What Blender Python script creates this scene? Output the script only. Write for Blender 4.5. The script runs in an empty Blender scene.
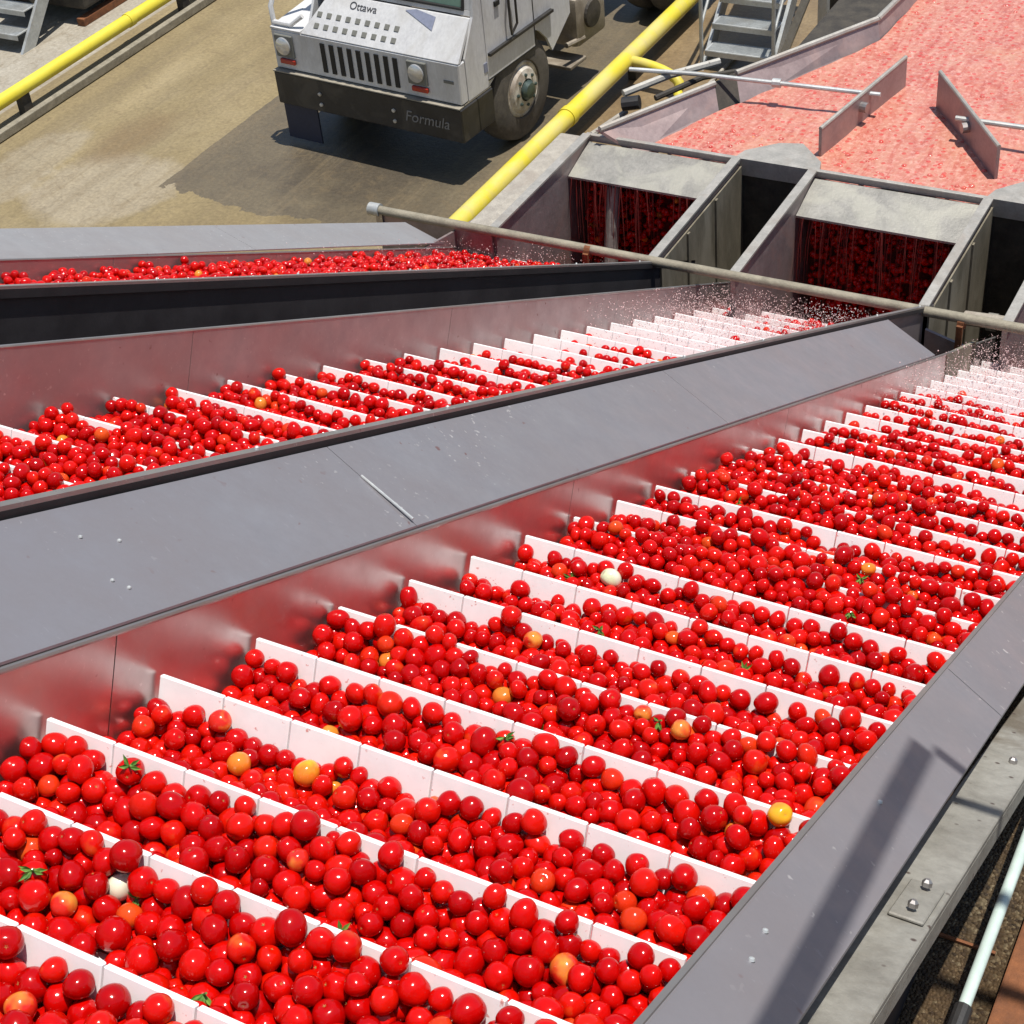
import bpy, bmesh, math, random
import numpy as np
from mathutils import Vector, Matrix
random.seed(7); rng = np.random.default_rng(11)
R = math.radians
scn = bpy.context.scene
COL = scn.collection
H = 8.3                      # eye height above the yard
TH = R(27.9)                 # slope of the elevators

# ------------------------------------------------------------------ helpers
def tag(o, label=None, cat=None, group=None, kind=None):
    if label: o['label'] = label
    if cat: o['category'] = cat
    if group: o['group'] = group
    if kind: o['kind'] = kind
    return o

def empty(name, loc=(0, 0, 0), rot=(0, 0, 0)):
    e = bpy.data.objects.new(name, None); COL.objects.link(e)
    e.location = loc; e.rotation_euler = rot; e.empty_display_size = .2
    e['_m'] = [v for row in (Matrix.Translation(Vector(loc)) @ e.rotation_euler.to_matrix().to_4x4()) for v in row]
    return e

def root_matrix(o):
    while o is not None and '_m' not in o: o = o.parent
    if o is None: return Matrix.Identity(4)
    m = list(o['_m']); return Matrix([m[0:4], m[4:8], m[8:12], m[12:16]])

class MB:
    def __init__(s): s.bm = bmesh.new()
    def _new(s, before, M, bev, seg=2):
        vs = s.bm.verts[before:] if False else [v for v in s.bm.verts if v.index == -1]
    def box(s, c, d, rot=None, bev=0, seg=2):
        t = bmesh.new(); bmesh.ops.create_cube(t, size=1)
        for v in t.verts: v.co = Vector((v.co.x*d[0], v.co.y*d[1], v.co.z*d[2]))
        if bev: bmesh.ops.bevel(t, geom=t.edges[:], offset=bev, segments=seg, affect='EDGES', profile=.6)
        M = Matrix.Translation(Vector(c))
        if rot is not None: M = M @ rot.to_4x4()
        t.transform(M); s._merge(t); return s
    def _merge(s, t):
        me = bpy.data.meshes.new('tmp'); t.to_mesh(me); t.free()
        s.bm.from_mesh(me); bpy.data.meshes.remove(me)
    def tube(s, pts, r, seg=12, cap=True):
        pts = [Vector(p) for p in pts]; t = bmesh.new(); rings = []
        rr = r if isinstance(r, (list, tuple)) else [r]*len(pts)
        up = None
        for i, p in enumerate(pts):
            if i == 0: d = pts[1]-p
            elif i == len(pts)-1: d = p-pts[i-1]
            else: d = (pts[i+1]-p).normalized()+(p-pts[i-1]).normalized()
            d.normalize()
            if up is None:
                up = Vector((0, 0, 1)) if abs(d.z) < .9 else Vector((1, 0, 0))
            a = d.cross(up).normalized(); up = a.cross(d).normalized()
            ring = [t.verts.new(p+(a*math.cos(2*math.pi*k/seg)+up*math.sin(2*math.pi*k/seg))*rr[i]) for k in range(seg)]
            rings.append(ring)
        for i in range(len(rings)-1):
            for k in range(seg):
                t.faces.new((rings[i][k], rings[i][(k+1) % seg], rings[i+1][(k+1) % seg], rings[i+1][k]))
        if cap: t.faces.new(rings[0][::-1]); t.faces.new(rings[-1])
        bmesh.ops.recalc_face_normals(t, faces=t.faces[:])
        s._merge(t); return s
    def plate(s, pts, th):
        """closed slab: polygon pts extruded by vector th"""
        t = bmesh.new(); th = Vector(th)
        a = [t.verts.new(Vector(p)) for p in pts]; b = [t.verts.new(Vector(p)+th) for p in pts]
        t.faces.new(a); t.faces.new(b[::-1]); n = len(a)
        for i in range(n): t.faces.new((a[i], b[i], b[(i+1) % n], a[(i+1) % n]))
        bmesh.ops.recalc_face_normals(t, faces=t.faces[:])
        s._merge(t); return s
    def lathe(s, prof, c, axis='X', seg=32):
        """prof list of (radius, along)"""
        t = bmesh.new(); rings = []
        for r_, h in prof:
            ring = []
            for k in range(seg):
                a = 2*math.pi*k/seg; y, z = r_*math.cos(a), r_*math.sin(a)
                co = {'X': (h, y, z), 'Y': (y, h, z), 'Z': (y, z, h)}[axis]
                ring.append(t.verts.new(Vector(co)+Vector(c)))
            rings.append(ring)
        for i in range(len(rings)-1):
            for k in range(seg): t.faces.new((rings[i][k], rings[i][(k+1) % seg], rings[i+1][(k+1) % seg], rings[i+1][k]))
        t.faces.new(rings[0][::-1]); t.faces.new(rings[-1])
        bmesh.ops.recalc_face_normals(t, faces=t.faces[:]); s._merge(t); return s
    def build(s, name, mat, parent=None, smooth=False, world=False, bevel=0):
        if bevel:
            bmesh.ops.bevel(s.bm, geom=s.bm.edges[:], offset=bevel, segments=1, affect='EDGES')
        if world: s.bm.transform(root_matrix(parent).inverted())
        me = bpy.data.meshes.new(name); s.bm.to_mesh(me); s.bm.free()
        o = bpy.data.objects.new(name, me); COL.objects.link(o)
        mats = mat if isinstance(mat, list) else [mat]
        for m in mats: me.materials.append(m)
        if smooth:
            me.shade_smooth()
            try: me.set_sharp_from_angle(angle=R(35))
            except Exception: pass
        if parent: o.parent = parent
        return o

def W(x, y, z): return Vector((x, y, z+H))       # eye-relative metres to world

# ------------------------------------------------------------------ materials
def new_mat(name):
    m = bpy.data.materials.new(name); m.use_nodes = True
    nt = m.node_tree; return m, nt, nt.nodes['Principled BSDF']
def N(nt, t, **kw):
    n = nt.nodes.new(t)
    for k, v in kw.items():
        if k.startswith('i_'): n.inputs[k[2:].replace('_', ' ')].default_value = v
        else: setattr(n, k, v)
    return n
def coords(nt, kind='Object', scale=(1, 1, 1)):
    tc = N(nt, 'ShaderNodeTexCoord'); mp = N(nt, 'ShaderNodeMapping'); mp.inputs['Scale'].default_value = scale
    nt.links.new(tc.outputs[kind], mp.inputs['Vector']); return mp.outputs['Vector']
def worldpos(nt, scale=(1, 1, 1)):
    g = N(nt, 'ShaderNodeNewGeometry'); mp = N(nt, 'ShaderNodeMapping'); mp.inputs['Scale'].default_value = scale
    nt.links.new(g.outputs['Position'], mp.inputs['Vector']); return mp.outputs['Vector']
def noise(nt, vec, scale, detail=5, rough=.6, dist=0):
    n = N(nt, 'ShaderNodeTexNoise'); n.inputs['Scale'].default_value = scale; n.inputs['Detail'].default_value = detail
    n.inputs['Roughness'].default_value = rough; n.inputs['Distortion'].default_value = dist
    nt.links.new(vec, n.inputs['Vector']); return n.outputs['Fac']
def ramp(nt, fac, stops):
    r = N(nt, 'ShaderNodeValToRGB'); el = r.color_ramp.elements
    while len(el) < len(stops): el.new(.5)
    for e, (p, c) in zip(el, stops):
        e.position = p; e.color = (c[0], c[1], c[2], 1) if isinstance(c, (tuple, list)) else (c, c, c, 1)
    nt.links.new(fac, r.inputs['Fac']); return r.outputs['Color']
def mixc(nt, fac, a, b, mode='MIX'):
    m = N(nt, 'ShaderNodeMix', data_type='RGBA', blend_type=mode)
    for sock, v in ((m.inputs['Factor'], fac), (m.inputs['A'], a), (m.inputs['B'], b)):
        if hasattr(v, 'links') or hasattr(v, 'is_linked'): nt.links.new(v, sock)
        elif isinstance(v, (tuple, list)): sock.default_value = (v[0], v[1], v[2], 1)
        else: sock.default_value = v
    # pick the RGBA sockets explicitly
    return m
def mix(nt, fac, a, b, mode='MIX'):
    m = N(nt, 'ShaderNodeMix', data_type='RGBA', blend_type=mode)
    for idx, v in ((0, fac), (6, a), (7, b)):
        s = m.inputs[idx]
        if isinstance(v, (tuple, list)): s.default_value = (v[0], v[1], v[2], 1)
        elif isinstance(v, (int, float)): s.default_value = v
        else: nt.links.new(v, s)
    return m.outputs[2]
def math_(nt, op, a, b=0, clamp=False):
    m = N(nt, 'ShaderNodeMath', operation=op, use_clamp=clamp)
    for i, v in ((0, a), (1, b)):
        if isinstance(v, (int, float)): m.inputs[i].default_value = v
        else: nt.links.new(v, m.inputs[i])
    return m.outputs[0]
def bump(nt, p, h, strength=.3, dist=.01):
    b = N(nt, 'ShaderNodeBump'); b.inputs['Strength'].default_value = strength; b.inputs['Distance'].default_value = dist
    nt.links.new(h, b.inputs['Height']); nt.links.new(b.outputs['Normal'], p.inputs['Normal'])

def grime(name, c1, c2, scale=3, rough=(.5, .8), metal=0, bmp=.2, stains=None, stain_amt=.5, stretch=(1, 1, 1), spots=None):
    m, nt, p = new_mat(name)
    v = worldpos(nt, stretch)
    n1 = noise(nt, v, scale, 8, .65); n2 = noise(nt, v, scale*7, 6, .7); n3 = noise(nt, v, scale*.35, 4, .6, 1.0)
    col = ramp(nt, n1, [(.3, c1), (.7, c2)])
    col = mix(nt, .25, col, ramp(nt, n2, [(.3, .25), (.7, .8)]), 'OVERLAY')
    if stains: col = mix(nt, math_(nt, 'MULTIPLY', ramp(nt, n3, [(.5, 0.), (.62, 1.)]), stain_amt), col, stains)
    if spots:
        vo = N(nt, 'ShaderNodeTexVoronoi', feature='F1'); vo.inputs['Scale'].default_value = spots[0]; nt.links.new(v, vo.inputs['Vector'])
        col = mix(nt, ramp(nt, vo.outputs['Distance'], [(.06, 1.), (.12, 0.)]), col, spots[1])
    nt.links.new(col, p.inputs['Base Color'])
    rr = N(nt, 'ShaderNodeMapRange'); rr.inputs['To Min'].default_value = rough[0]; rr.inputs['To Max'].default_value = rough[1]
    nt.links.new(n1, rr.inputs['Value']); nt.links.new(rr.outputs[0], p.inputs['Roughness'])
    p.inputs['Metallic'].default_value = metal
    if bmp: bump(nt, p, n2, bmp, .01)
    return m

M = {}
# polished stainless splash walls (mirror the fruit softly)
def steel(name, col, r0, r1, metal=1., tint=None, amt=.5, st=(1, 1, 1), bmp=.05):
    m, nt, p = new_mat(name); v = worldpos(nt, st)
    n1 = noise(nt, v, 2.2, 6, .6); n2 = noise(nt, v, 40, 4, .6); n3 = noise(nt, v, 9, 5, .65)
    c = mix(nt, ramp(nt, n3, [(.35, 0.), (.75, 1.)]), col, tuple(k*.82 for k in col))
    if tint: c = mix(nt, math_(nt, 'MULTIPLY', ramp(nt, n1, [(.35, 0.), (.65, 1.)]), amt), c, tint)
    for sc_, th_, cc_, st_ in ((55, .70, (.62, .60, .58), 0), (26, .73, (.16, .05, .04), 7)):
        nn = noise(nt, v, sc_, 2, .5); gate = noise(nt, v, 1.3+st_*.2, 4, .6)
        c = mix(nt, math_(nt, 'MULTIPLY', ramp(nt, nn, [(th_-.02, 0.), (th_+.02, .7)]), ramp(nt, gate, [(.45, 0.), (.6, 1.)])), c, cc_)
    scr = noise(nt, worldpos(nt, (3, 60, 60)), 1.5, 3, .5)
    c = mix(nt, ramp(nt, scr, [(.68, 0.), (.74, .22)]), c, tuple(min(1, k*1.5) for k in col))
    nt.links.new(c, p.inputs['Base Color'])
    rr = N(nt, 'ShaderNodeMapRange'); rr.inputs['From Min'].default_value = .3; rr.inputs['From Max'].default_value = .7
    rr.inputs['To Min'].default_value = r0; rr.inputs['To Max'].default_value = r1
    nt.links.new(n3, rr.inputs['Value']); nt.links.new(rr.outputs[0], p.inputs['Roughness'])
    p.inputs['Metallic'].default_value = metal
    bump(nt, p, n2, bmp, .004); return m
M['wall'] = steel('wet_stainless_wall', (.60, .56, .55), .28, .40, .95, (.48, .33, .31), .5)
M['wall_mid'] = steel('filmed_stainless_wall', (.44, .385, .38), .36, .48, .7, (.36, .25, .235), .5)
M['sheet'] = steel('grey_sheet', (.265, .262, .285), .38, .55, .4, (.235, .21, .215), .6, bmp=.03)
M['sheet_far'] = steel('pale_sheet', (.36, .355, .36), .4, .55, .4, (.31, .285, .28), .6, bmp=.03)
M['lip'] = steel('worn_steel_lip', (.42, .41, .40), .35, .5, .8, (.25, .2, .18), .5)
M['black'] = grime('black_rubber', (.008, .008, .01), (.02, .018, .02), 5, (.5, .8), bmp=.1)
M['dark_side'] = grime('dark_painted_steel', (.012, .01, .012), (.03, .026, .028), 4, (.55, .8), bmp=.1)
M['frame'] = grime('weathered_galvanised', (.30, .29, .26), (.42, .41, .37), 6, (.5, .7), .2, .2, (.2, .16, .12), .5, spots=(14, (.14, .12, .1)))
M['beam'] = grime('dirty_channel_steel', (.19, .18, .155), (.30, .29, .255), 7, (.5, .75), .15, .3, (.11, .085, .055), .7, spots=(22, (.08, .06, .05)))
M['galv'] = grime('galvanised_steel', (.38, .40, .40), (.55, .57, .56), 5, (.4, .6), .45, .1, (.35, .33, .28), .4)
M['hopper'] = grime('scaled_steel', (.19, .155, .15), (.29, .24, .23), 5, (.35, .55), .35, .25, (.42, .25, .2), .45)
M['plate'] = grime('limed_plate', (.20, .195, .175), (.30, .29, .26), 7, (.35, .6), .15, .35, (.37, .36, .30), .6)
M['olive'] = grime('olive_scale', (.13, .115, .08), (.24, .21, .155), 6, (.4, .7), .1, .3, (.35, .32, .25), .5, (1, 1, .3))
M['rim'] = grime('steel_rim', (.29, .28, .25), (.42, .40, .36), 9, (.4, .6), .3, .2, (.3, .25, .2), .4)
M['flumewall'] = grime('flume_wall', (.24, .18, .175), (.32, .25, .24), 4, (.35, .55), .3, .15, (.5, .33, .28), .35)
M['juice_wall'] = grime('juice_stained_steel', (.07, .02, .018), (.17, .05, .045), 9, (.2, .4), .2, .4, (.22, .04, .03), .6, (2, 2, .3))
M['rust'] = grime('rust', (.10, .035, .012), (.25, .09, .03), 14, (.7, .9), 0, .4)
M['ledge'] = grime('flaking_concrete', (.27, .245, .21), (.42, .39, .33), 12, (.7, .95), 0, .8, (.28, .24, .2), .6)
M['cord'] = grime('mossy_pipe', (.17, .15, .11), (.30, .27, .20), 9, (.5, .8), .1, .4, (.36, .32, .24), .4)
M['white_plastic'] = None
def plastic():
    m, nt, p = new_mat('white_plastic'); v = worldpos(nt)
    n = noise(nt, v, 25, 5, .6)
    c = ramp(nt, n, [(.3, (.81, .82, .815)), (.7, (.87, .88, .875))])
    c = mix(nt, ramp(nt, noise(nt, v, 7, 5, .7), [(.6, 0.), (.8, .25)]), c, (.72, .56, .50))
    c = mix(nt, ramp(nt, noise(nt, v, 70, 3, .6), [(.66, 0.), (.72, .7)]), c, (.55, .12, .08))
    nt.links.new(c, p.inputs['Base Color'])
    p.inputs['Roughness'].default_value = .32; bump(nt, p, n, .08, .003)
    p.inputs['Subsurface Weight'].default_value = 0
    return m
M['white_plastic'] = plastic()
def beltmat():
    m, nt, p = new_mat('modular_belt'); v = coords(nt, 'Object')
    sp = N(nt, 'ShaderNodeSeparateXYZ'); nt.links.new(v, sp.inputs[0])
    a = math_(nt, 'FRACT', math_(nt, 'DIVIDE', sp.outputs[1], .0508)); g1 = math_(nt, 'LESS_THAN', a, .09)
    b = math_(nt, 'FRACT', math_(nt, 'DIVIDE', sp.outputs[0], .152)); g2 = math_(nt, 'LESS_THAN', b, .02)
    g = math_(nt, 'MAXIMUM', g1, g2)
    nt.links.new(mix(nt, g, (.78, .75, .72), (.25, .18, .16)), p.inputs['Base Color'])
    p.inputs['Roughness'].default_value = .35; bump(nt, p, math_(nt, 'SUBTRACT', 1, g), .5, .004)
    return m
M['belt'] = beltmat()

def tomato_mat(name, per_island):
    m, nt, p = new_mat(name)
    if per_island:
        g = N(nt, 'ShaderNodeNewGeometry'); rnd = g.outputs['Random Per Island']
    else:
        g = N(nt, 'ShaderNodeObjectInfo'); rnd = g.outputs['Random']
    v = worldpos(nt); n = noise(nt, v, 20, 3, .5); n2 = noise(nt, v, 90, 3, .6)
    base = ramp(nt, rnd, [(0, (.34, .001, .001)), (.3, (.45, .0015, .001)), (.6, (.53, .003, .001)), (.94, (.57, .007, .0015)), (.985, (.60, .035, .006)), (.99, (.62, .10, .012)), (1., (.64, .24, .03))])
    blot = math_(nt, 'MULTIPLY', ramp(nt, n, [(.62, 0.), (.74, 1.)]), ramp(nt, rnd, [(.45, 0.), (.9, .5)]))
    col = mix(nt, blot, base, (.62, .14, .02))
    col = mix(nt, .1, col, ramp(nt, n2, [(.3, .2), (.7, .9)]), 'OVERLAY')
    nt.links.new(col, p.inputs['Base Color'])
    p.inputs['Roughness'].default_value = .13; p.inputs['Specular IOR Level'].default_value = .36
    p.inputs['Coat Weight'].default_value = .08; p.inputs['Coat Roughness'].default_value = .04
    bump(nt, p, n2, .10, .004)
    return m
M['tomato'] = tomato_mat('ripe_tomato_skin', False)
M['tomatoes'] = tomato_mat('ripe_tomato_skins', True)
def plain(name, c, rough=.5, metal=0, **kw):
    m, nt, p = new_mat(name); v = worldpos(nt); n = noise(nt, v, 22, 5, .6)
    nt.links.new(ramp(nt, n, [(.25, tuple(k*.82 for k in c)), (.75, tuple(min(1, k*1.12) for k in c))]), p.inputs['Base Color'])
    p.inputs['Roughness'].default_value = rough; p.inputs['Metallic'].default_value = metal
    for k, x in kw.items(): p.inputs[k.replace('_', ' ')].default_value = x
    return m
def two_tone(name, a, b, sc=16, lo=.42, hi=.58):
    m, nt, p = new_mat(name); v = worldpos(nt); n = noise(nt, v, sc, 3, .5)
    nt.links.new(ramp(nt, n, [(lo, a), (hi, b)]), p.inputs['Base Color'])
    p.inputs['Roughness'].default_value = .14; p.inputs['Coat Weight'].default_value = .3
    return m
M['tom_pale'] = two_tone('unripe_skin', (.62, .66, .42), (.72, .72, .55))
M['tom_yellow'] = two_tone('yellow_skin', (.75, .38, .02), (.72, .20, .02))
M['tom_blush'] = two_tone('blush_skin', (.62, .02, .01), (.72, .28, .04), 18, .45, .62)
M['leaf'] = two_tone('green_calyx', (.06, .16, .02), (.14, .26, .04), 60)
M['leaf'].node_tree.nodes['Principled BSDF'].inputs['Roughness'].default_value = .6
M['water_drop'] = plain('foam', (.74, .52, .50), .25)
M['truckwhite'] = grime('truck_paint', (.50, .50, .50), (.62, .62, .61), 5, (.3, .5), 0, .05, (.40, .38, .34), .35, (1, 1, .4))
M['bumper'] = grime('bumper_paint', (.012, .011, .011), (.03, .028, .026), 6, (.4, .65), 0, .1, (.09, .08, .065), .4)
M['bumper_top'] = grime('bumper_dusty_top', (.20, .18, .14), (.32, .29, .23), 9, (.6, .8), 0, .1)
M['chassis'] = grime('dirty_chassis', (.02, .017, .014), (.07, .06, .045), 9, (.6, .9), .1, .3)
M['tank'] = grime('dusty_tank', (.20, .17, .13), (.32, .28, .22), 7, (.5, .8), .1, .2, (.12, .09, .06), .5)
M['tyre'] = grime('dusty_tyre', (.055, .048, .04), (.12, .105, .085), 9, (.75, .95), 0, .3)
M['rimw'] = grime('wheel_disc', (.42, .38, .31), (.66, .62, .55), 8, (.45, .7), .1, .1, (.16, .1, .06), .6)
M['hub'] = grime('greasy_hub', (.03, .05, .045), (.08, .11, .10), 20, (.3, .5), .3, .2)
M['glass'] = plain('windscreen_glass', (.10, .22, .17), .06, 0, Coat_Weight=.8)
M['lens'] = plain('lamp_glass', (.55, .56, .57), .12, .5)
M['redlens'] = plain('red_lamp_lens', (.38, .03, .015), .25)
M['slot'] = plain('grille_dark', (.012, .011, .01), .7)
M['louver'] = plain('louver_shadow_grey', (.16, .16, .14), .7)
M['decal'] = plain('dark_lettering', (.05, .05, .055), .6)
M['decal_w'] = plain('worn_white_lettering', (.20, .195, .19), .6)
M['stripe'] = plain('blue_grey_stripe', (.22, .24, .32), .5)
def yellow(name, worn):
    m, nt, p = new_mat(name); v = worldpos(nt, (1, .5, 1)); n = noise(nt, v, 2.6, 6, .6); n2 = noise(nt, v, 30, 5, .7)
    c = ramp(nt, n, [(.40, (.62, .52, .035)), (.60, (.58, .50, .16) if worn else (.66, .58, .06))])
    c = mix(nt, ramp(nt, n2, [(.62, 0.), (.72, .55)]), c, (.42, .34, .20))
    if worn: c = mix(nt, ramp(nt, noise(nt, worldpos(nt, (.2, 1, .2)), 3.1, 3), [(.58, 0.), (.66, .35)]), c, (.46, .38, .20))
    nt.links.new(c, p.inputs['Base Color']); p.inputs['Roughness'].default_value = .5; bump(nt, p, n2, .15, .006)
    return m
M['yellow'] = yellow('yellow_paint', False); M['yellow_worn'] = yellow('worn_yellow_paint', True)

def ground_mat():
    m, nt, p = new_mat('yard_concrete'); v = worldpos(nt)
    n1 = noise(nt, v, .35, 7, .6, .6); n2 = noise(nt, v, 1.6, 8, .65, .3); n3 = noise(nt, v, 22, 6, .7)
    tr = noise(nt, worldpos(nt, (1.6, .16, 1)), 1.4, 6, .6)
    c = ramp(nt, n1, [(.3, (.17, .128, .062)), (.5, (.215, .168, .086)), (.68, (.26, .21, .12))])
    c = mix(nt, .35, c, ramp(nt, tr, [(.3, .3), (.7, .72)]), 'OVERLAY')
    sp = N(nt, 'ShaderNodeSeparateXYZ'); nt.links.new(v, sp.inputs[0]); X, Y = sp.outputs[0], sp.outputs[1]
    def blob(cx, cy, rx, ry, wob=.5, soft=.25):
        dx = math_(nt, 'DIVIDE', math_(nt, 'SUBTRACT', X, cx), rx); dy = math_(nt, 'DIVIDE', math_(nt, 'SUBTRACT', Y, cy), ry)
        r_ = math_(nt, 'SQRT', math_(nt, 'ADD', math_(nt, 'MULTIPLY', dx, dx), math_(nt, 'MULTIPLY', dy, dy)))
        r_ = math_(nt, 'ADD', r_, math_(nt, 'MULTIPLY', math_(nt, 'SUBTRACT', n2, .5), wob*2))
        return ramp(nt, r_, [(1-soft if 1-soft > 0 else 0, 1.), (1., 0.)])
    # pale cement patch, muddy stain, darker damp slab on the lane
    c = mix(nt, math_(nt, 'MULTIPLY', blob(-12.2, 11.9, .9, .9), .42), c, (.36, .32, .255))
    c = mix(nt, math_(nt, 'MULTIPLY', blob(-13.4, 11.9, .45, 1.3), .35), c, (.34, .305, .245))
    c = mix(nt, math_(nt, 'MULTIPLY', blob(-12.65, 12.9, .42, .8, .8, .6), .75), c, (.16, .11, .055))
    edge = math_(nt, 'ADD', X, math_(nt, 'MULTIPLY', math_(nt, 'SUBTRACT', n2, .5), .12))
    wx = math_(nt, 'MULTIPLY', math_(nt, 'GREATER_THAN', edge, -11.62), math_(nt, 'LESS_THAN', X, -5.0))
    wy = math_(nt, 'GREATER_THAN', math_(nt, 'ADD', Y, math_(nt, 'MULTIPLY', math_(nt, 'SUBTRACT', n2, .5), 1.3)), 12.1)
    wet = math_(nt, 'MULTIPLY', wx, wy)
    wetc = ramp(nt, n2, [(.3, (.085, .068, .045)), (.7, (.13, .105, .065))])
    c = mix(nt, math_(nt, 'MULTIPLY', wet, .93), c, wetc)
    rightmud = ramp(nt, edge, [(0, 0.), (1, 1.)])
    c = mix(nt, math_(nt, 'GREATER_THAN', X, -7.85), c, ramp(nt, n2, [(.3, (.13, .085, .04)), (.7, (.25, .18, .095))]))
    far = math_(nt, 'LESS_THAN', X, -14.6)
    c = mix(nt, far, c, ramp(nt, n2, [(.3, (.27, .24, .185)), (.7, (.36, .33, .27))]))
    c = mix(nt, math_(nt, 'MULTIPLY', blob(-9.6, 14.2, 1.35, 2.6, .5, .5), .55), c, (.035, .028, .022))  # dark patch under the truck: its shadow deepened in the ground colour
    c = mix(nt, ramp(nt, noise(nt, v, 4.5, 8, .75, .8), [(.52, 0.), (.62, .35)]), c, (.15, .11, .06))
    c = mix(nt, ramp(nt, noise(nt, worldpos(nt, (2.4, .10, 1)), 1.9, 8, .7), [(.50, 0.), (.60, .35)]), c, (.17, .13, .075))
    vo = N(nt, 'ShaderNodeTexVoronoi', feature='DISTANCE_TO_EDGE'); vo.inputs['Scale'].default_value = .33
    wv = N(nt, 'ShaderNodeVectorMath', operation='ADD'); nv = N(nt, 'ShaderNodeTexNoise'); nv.inputs['Scale'].default_value = 1.4; nt.links.new(v, nv.inputs['Vector'])
    nt.links.new(v, wv.inputs[0]); nt.links.new(nv.outputs['Color'], wv.inputs[1]); nt.links.new(wv.outputs[0], vo.inputs['Vector'])
    c = mix(nt, ramp(nt, vo.outputs['Distance'], [(.001, .16), (.006, 0.)]), c, (.07, .055, .035))
    c = mix(nt, .4, c, ramp(nt, n3, [(.3, .22), (.7, .78)]), 'OVERLAY')
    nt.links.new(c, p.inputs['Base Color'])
    nt.links.new(math_(nt, 'SUBTRACT', .9, math_(nt, 'MULTIPLY', wet, .42)), p.inputs['Roughness'])
    bump(nt, p, n3, .35, .02)
    return m
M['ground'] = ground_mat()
def deck_mat():
    m, nt, p = new_mat('gritty_deck'); v = worldpos(nt)
    vo = N(nt, 'ShaderNodeTexVoronoi'); vo.inputs['Scale'].default_value = 150; nt.links.new(v, vo.inputs['Vector'])
    sp = N(nt, 'ShaderNodeSeparateColor'); nt.links.new(vo.outputs['Color'], sp.inputs[0])
    n = noise(nt, v, 3.5, 6, .6)
    c = ramp(nt, sp.outputs[0], [(0, (.025, .016, .008)), (.45, (.07, .046, .02)), (.85, (.12, .082, .04)), (1, (.24, .19, .11))])
    c = mix(nt, ramp(nt, n, [(.4, 0.), (.65, .5)]), c, (.10, .05, .015))
    nt.links.new(c, p.inputs['Base Color']); p.inputs['Roughness'].default_value = .75
    bump(nt, p, math_(nt, 'SUBTRACT', 1, vo.outputs['Distance']), .8, .02); return m
M['deck'] = deck_mat()
def flume_water():
    m, nt, p = new_mat('flume_water'); v = worldpos(nt)
    vo = N(nt, 'ShaderNodeTexVoronoi'); vo.inputs['Scale'].default_value = 22; nt.links.new(v, vo.inputs['Vector'])
    sc = N(nt, 'ShaderNodeSeparateColor'); nt.links.new(vo.outputs['Color'], sc.inputs[0])
    n1 = noise(nt, v, .9, 6, .65, .8); n2 = noise(nt, v, 26, 6, .75); n3 = noise(nt, worldpos(nt, (2.2, .5, 1)), 3.4, 7, .72, 1.6)
    c = ramp(nt, n3, [(.30, (.36, .065, .045)), (.46, (.47, .16, .115)), (.6, (.50, .23, .165)), (.75, (.42, .20, .12))])
    c = mix(nt, ramp(nt, n2, [(.48, 0.), (.72, .8)]), c, (.68, .42, .35))
    c = mix(nt, math_(nt, 'MULTIPLY', math_(nt, 'LESS_THAN', vo.outputs['Distance'], .34), ramp(nt, sc.outputs[0], [(.45, 0.), (.6, .65)])), c, (.50, .035, .03))
    c = mix(nt, ramp(nt, n1, [(.52, 0.), (.72, .55)]), c, (.50, .26, .15))
    nt.links.new(c, p.inputs['Base Color']); p.inputs['Roughness'].default_value = .22
    h = math_(nt, 'ADD', math_(nt, 'MULTIPLY', n2, .5), math_(nt, 'SUBTRACT', 1, vo.outputs['Distance']))
    bump(nt, p, h, .35, .015); return m
M['water'] = flume_water()
M['dull_tom'] = tomato_mat('foam_covered_tomatoes', True)
_p = M['dull_tom'].node_tree
_b = _p.nodes['Principled BSDF']; _l = _b.inputs['Base Color'].links[0].from_socket
_p.links.new(mix(_p, ramp(_p, noise(_p, worldpos(_p), 30, 5, .7), [(.35, .2), (.65, .85)]), _l, (.58, .24, .19)), _b.inputs['Base Color'])

# ------------------------------------------------------------------ ground and yard
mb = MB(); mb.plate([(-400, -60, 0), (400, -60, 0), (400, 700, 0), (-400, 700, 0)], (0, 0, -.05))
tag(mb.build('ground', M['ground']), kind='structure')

# ------------------------------------------------------------------ elevators (three in a row)
BELT_N, CL_H, PITCH, WID = -1.312, .122, .3115, 1.365
def clb(x, s, n): return Vector((x, s, n))
def seamed(x0, x1, s, n0, n1, th=.012):
    b = MB(); x = x0
    k = 0
    while x < x1-.01:
        w = min(.152, x1-x)
        lean = 0.0
        b.box((x+w/2, s, (n0+n1)/2), (w-.0035, th, n1-n0), bev=.002, seg=1)
        x += .152; k += 1
    return b
def strip(b, fa, fb, s0, s1, off, n=6):
    """long sheet between two edge curves fa(s), fb(s) -> (x, n), thickness vector off"""
    for i in range(n):
        a, c = s0+(s1-s0)*i/n, s0+(s1-s0)*(i+1)/n
        b.plate([(fa(a)[0], a, fa(a)[1]), (fb(a)[0], a, fb(a)[1]), (fb(c)[0], c, fb(c)[1]), (fa(c)[0], c, fa(c)[1])], off)
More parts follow.
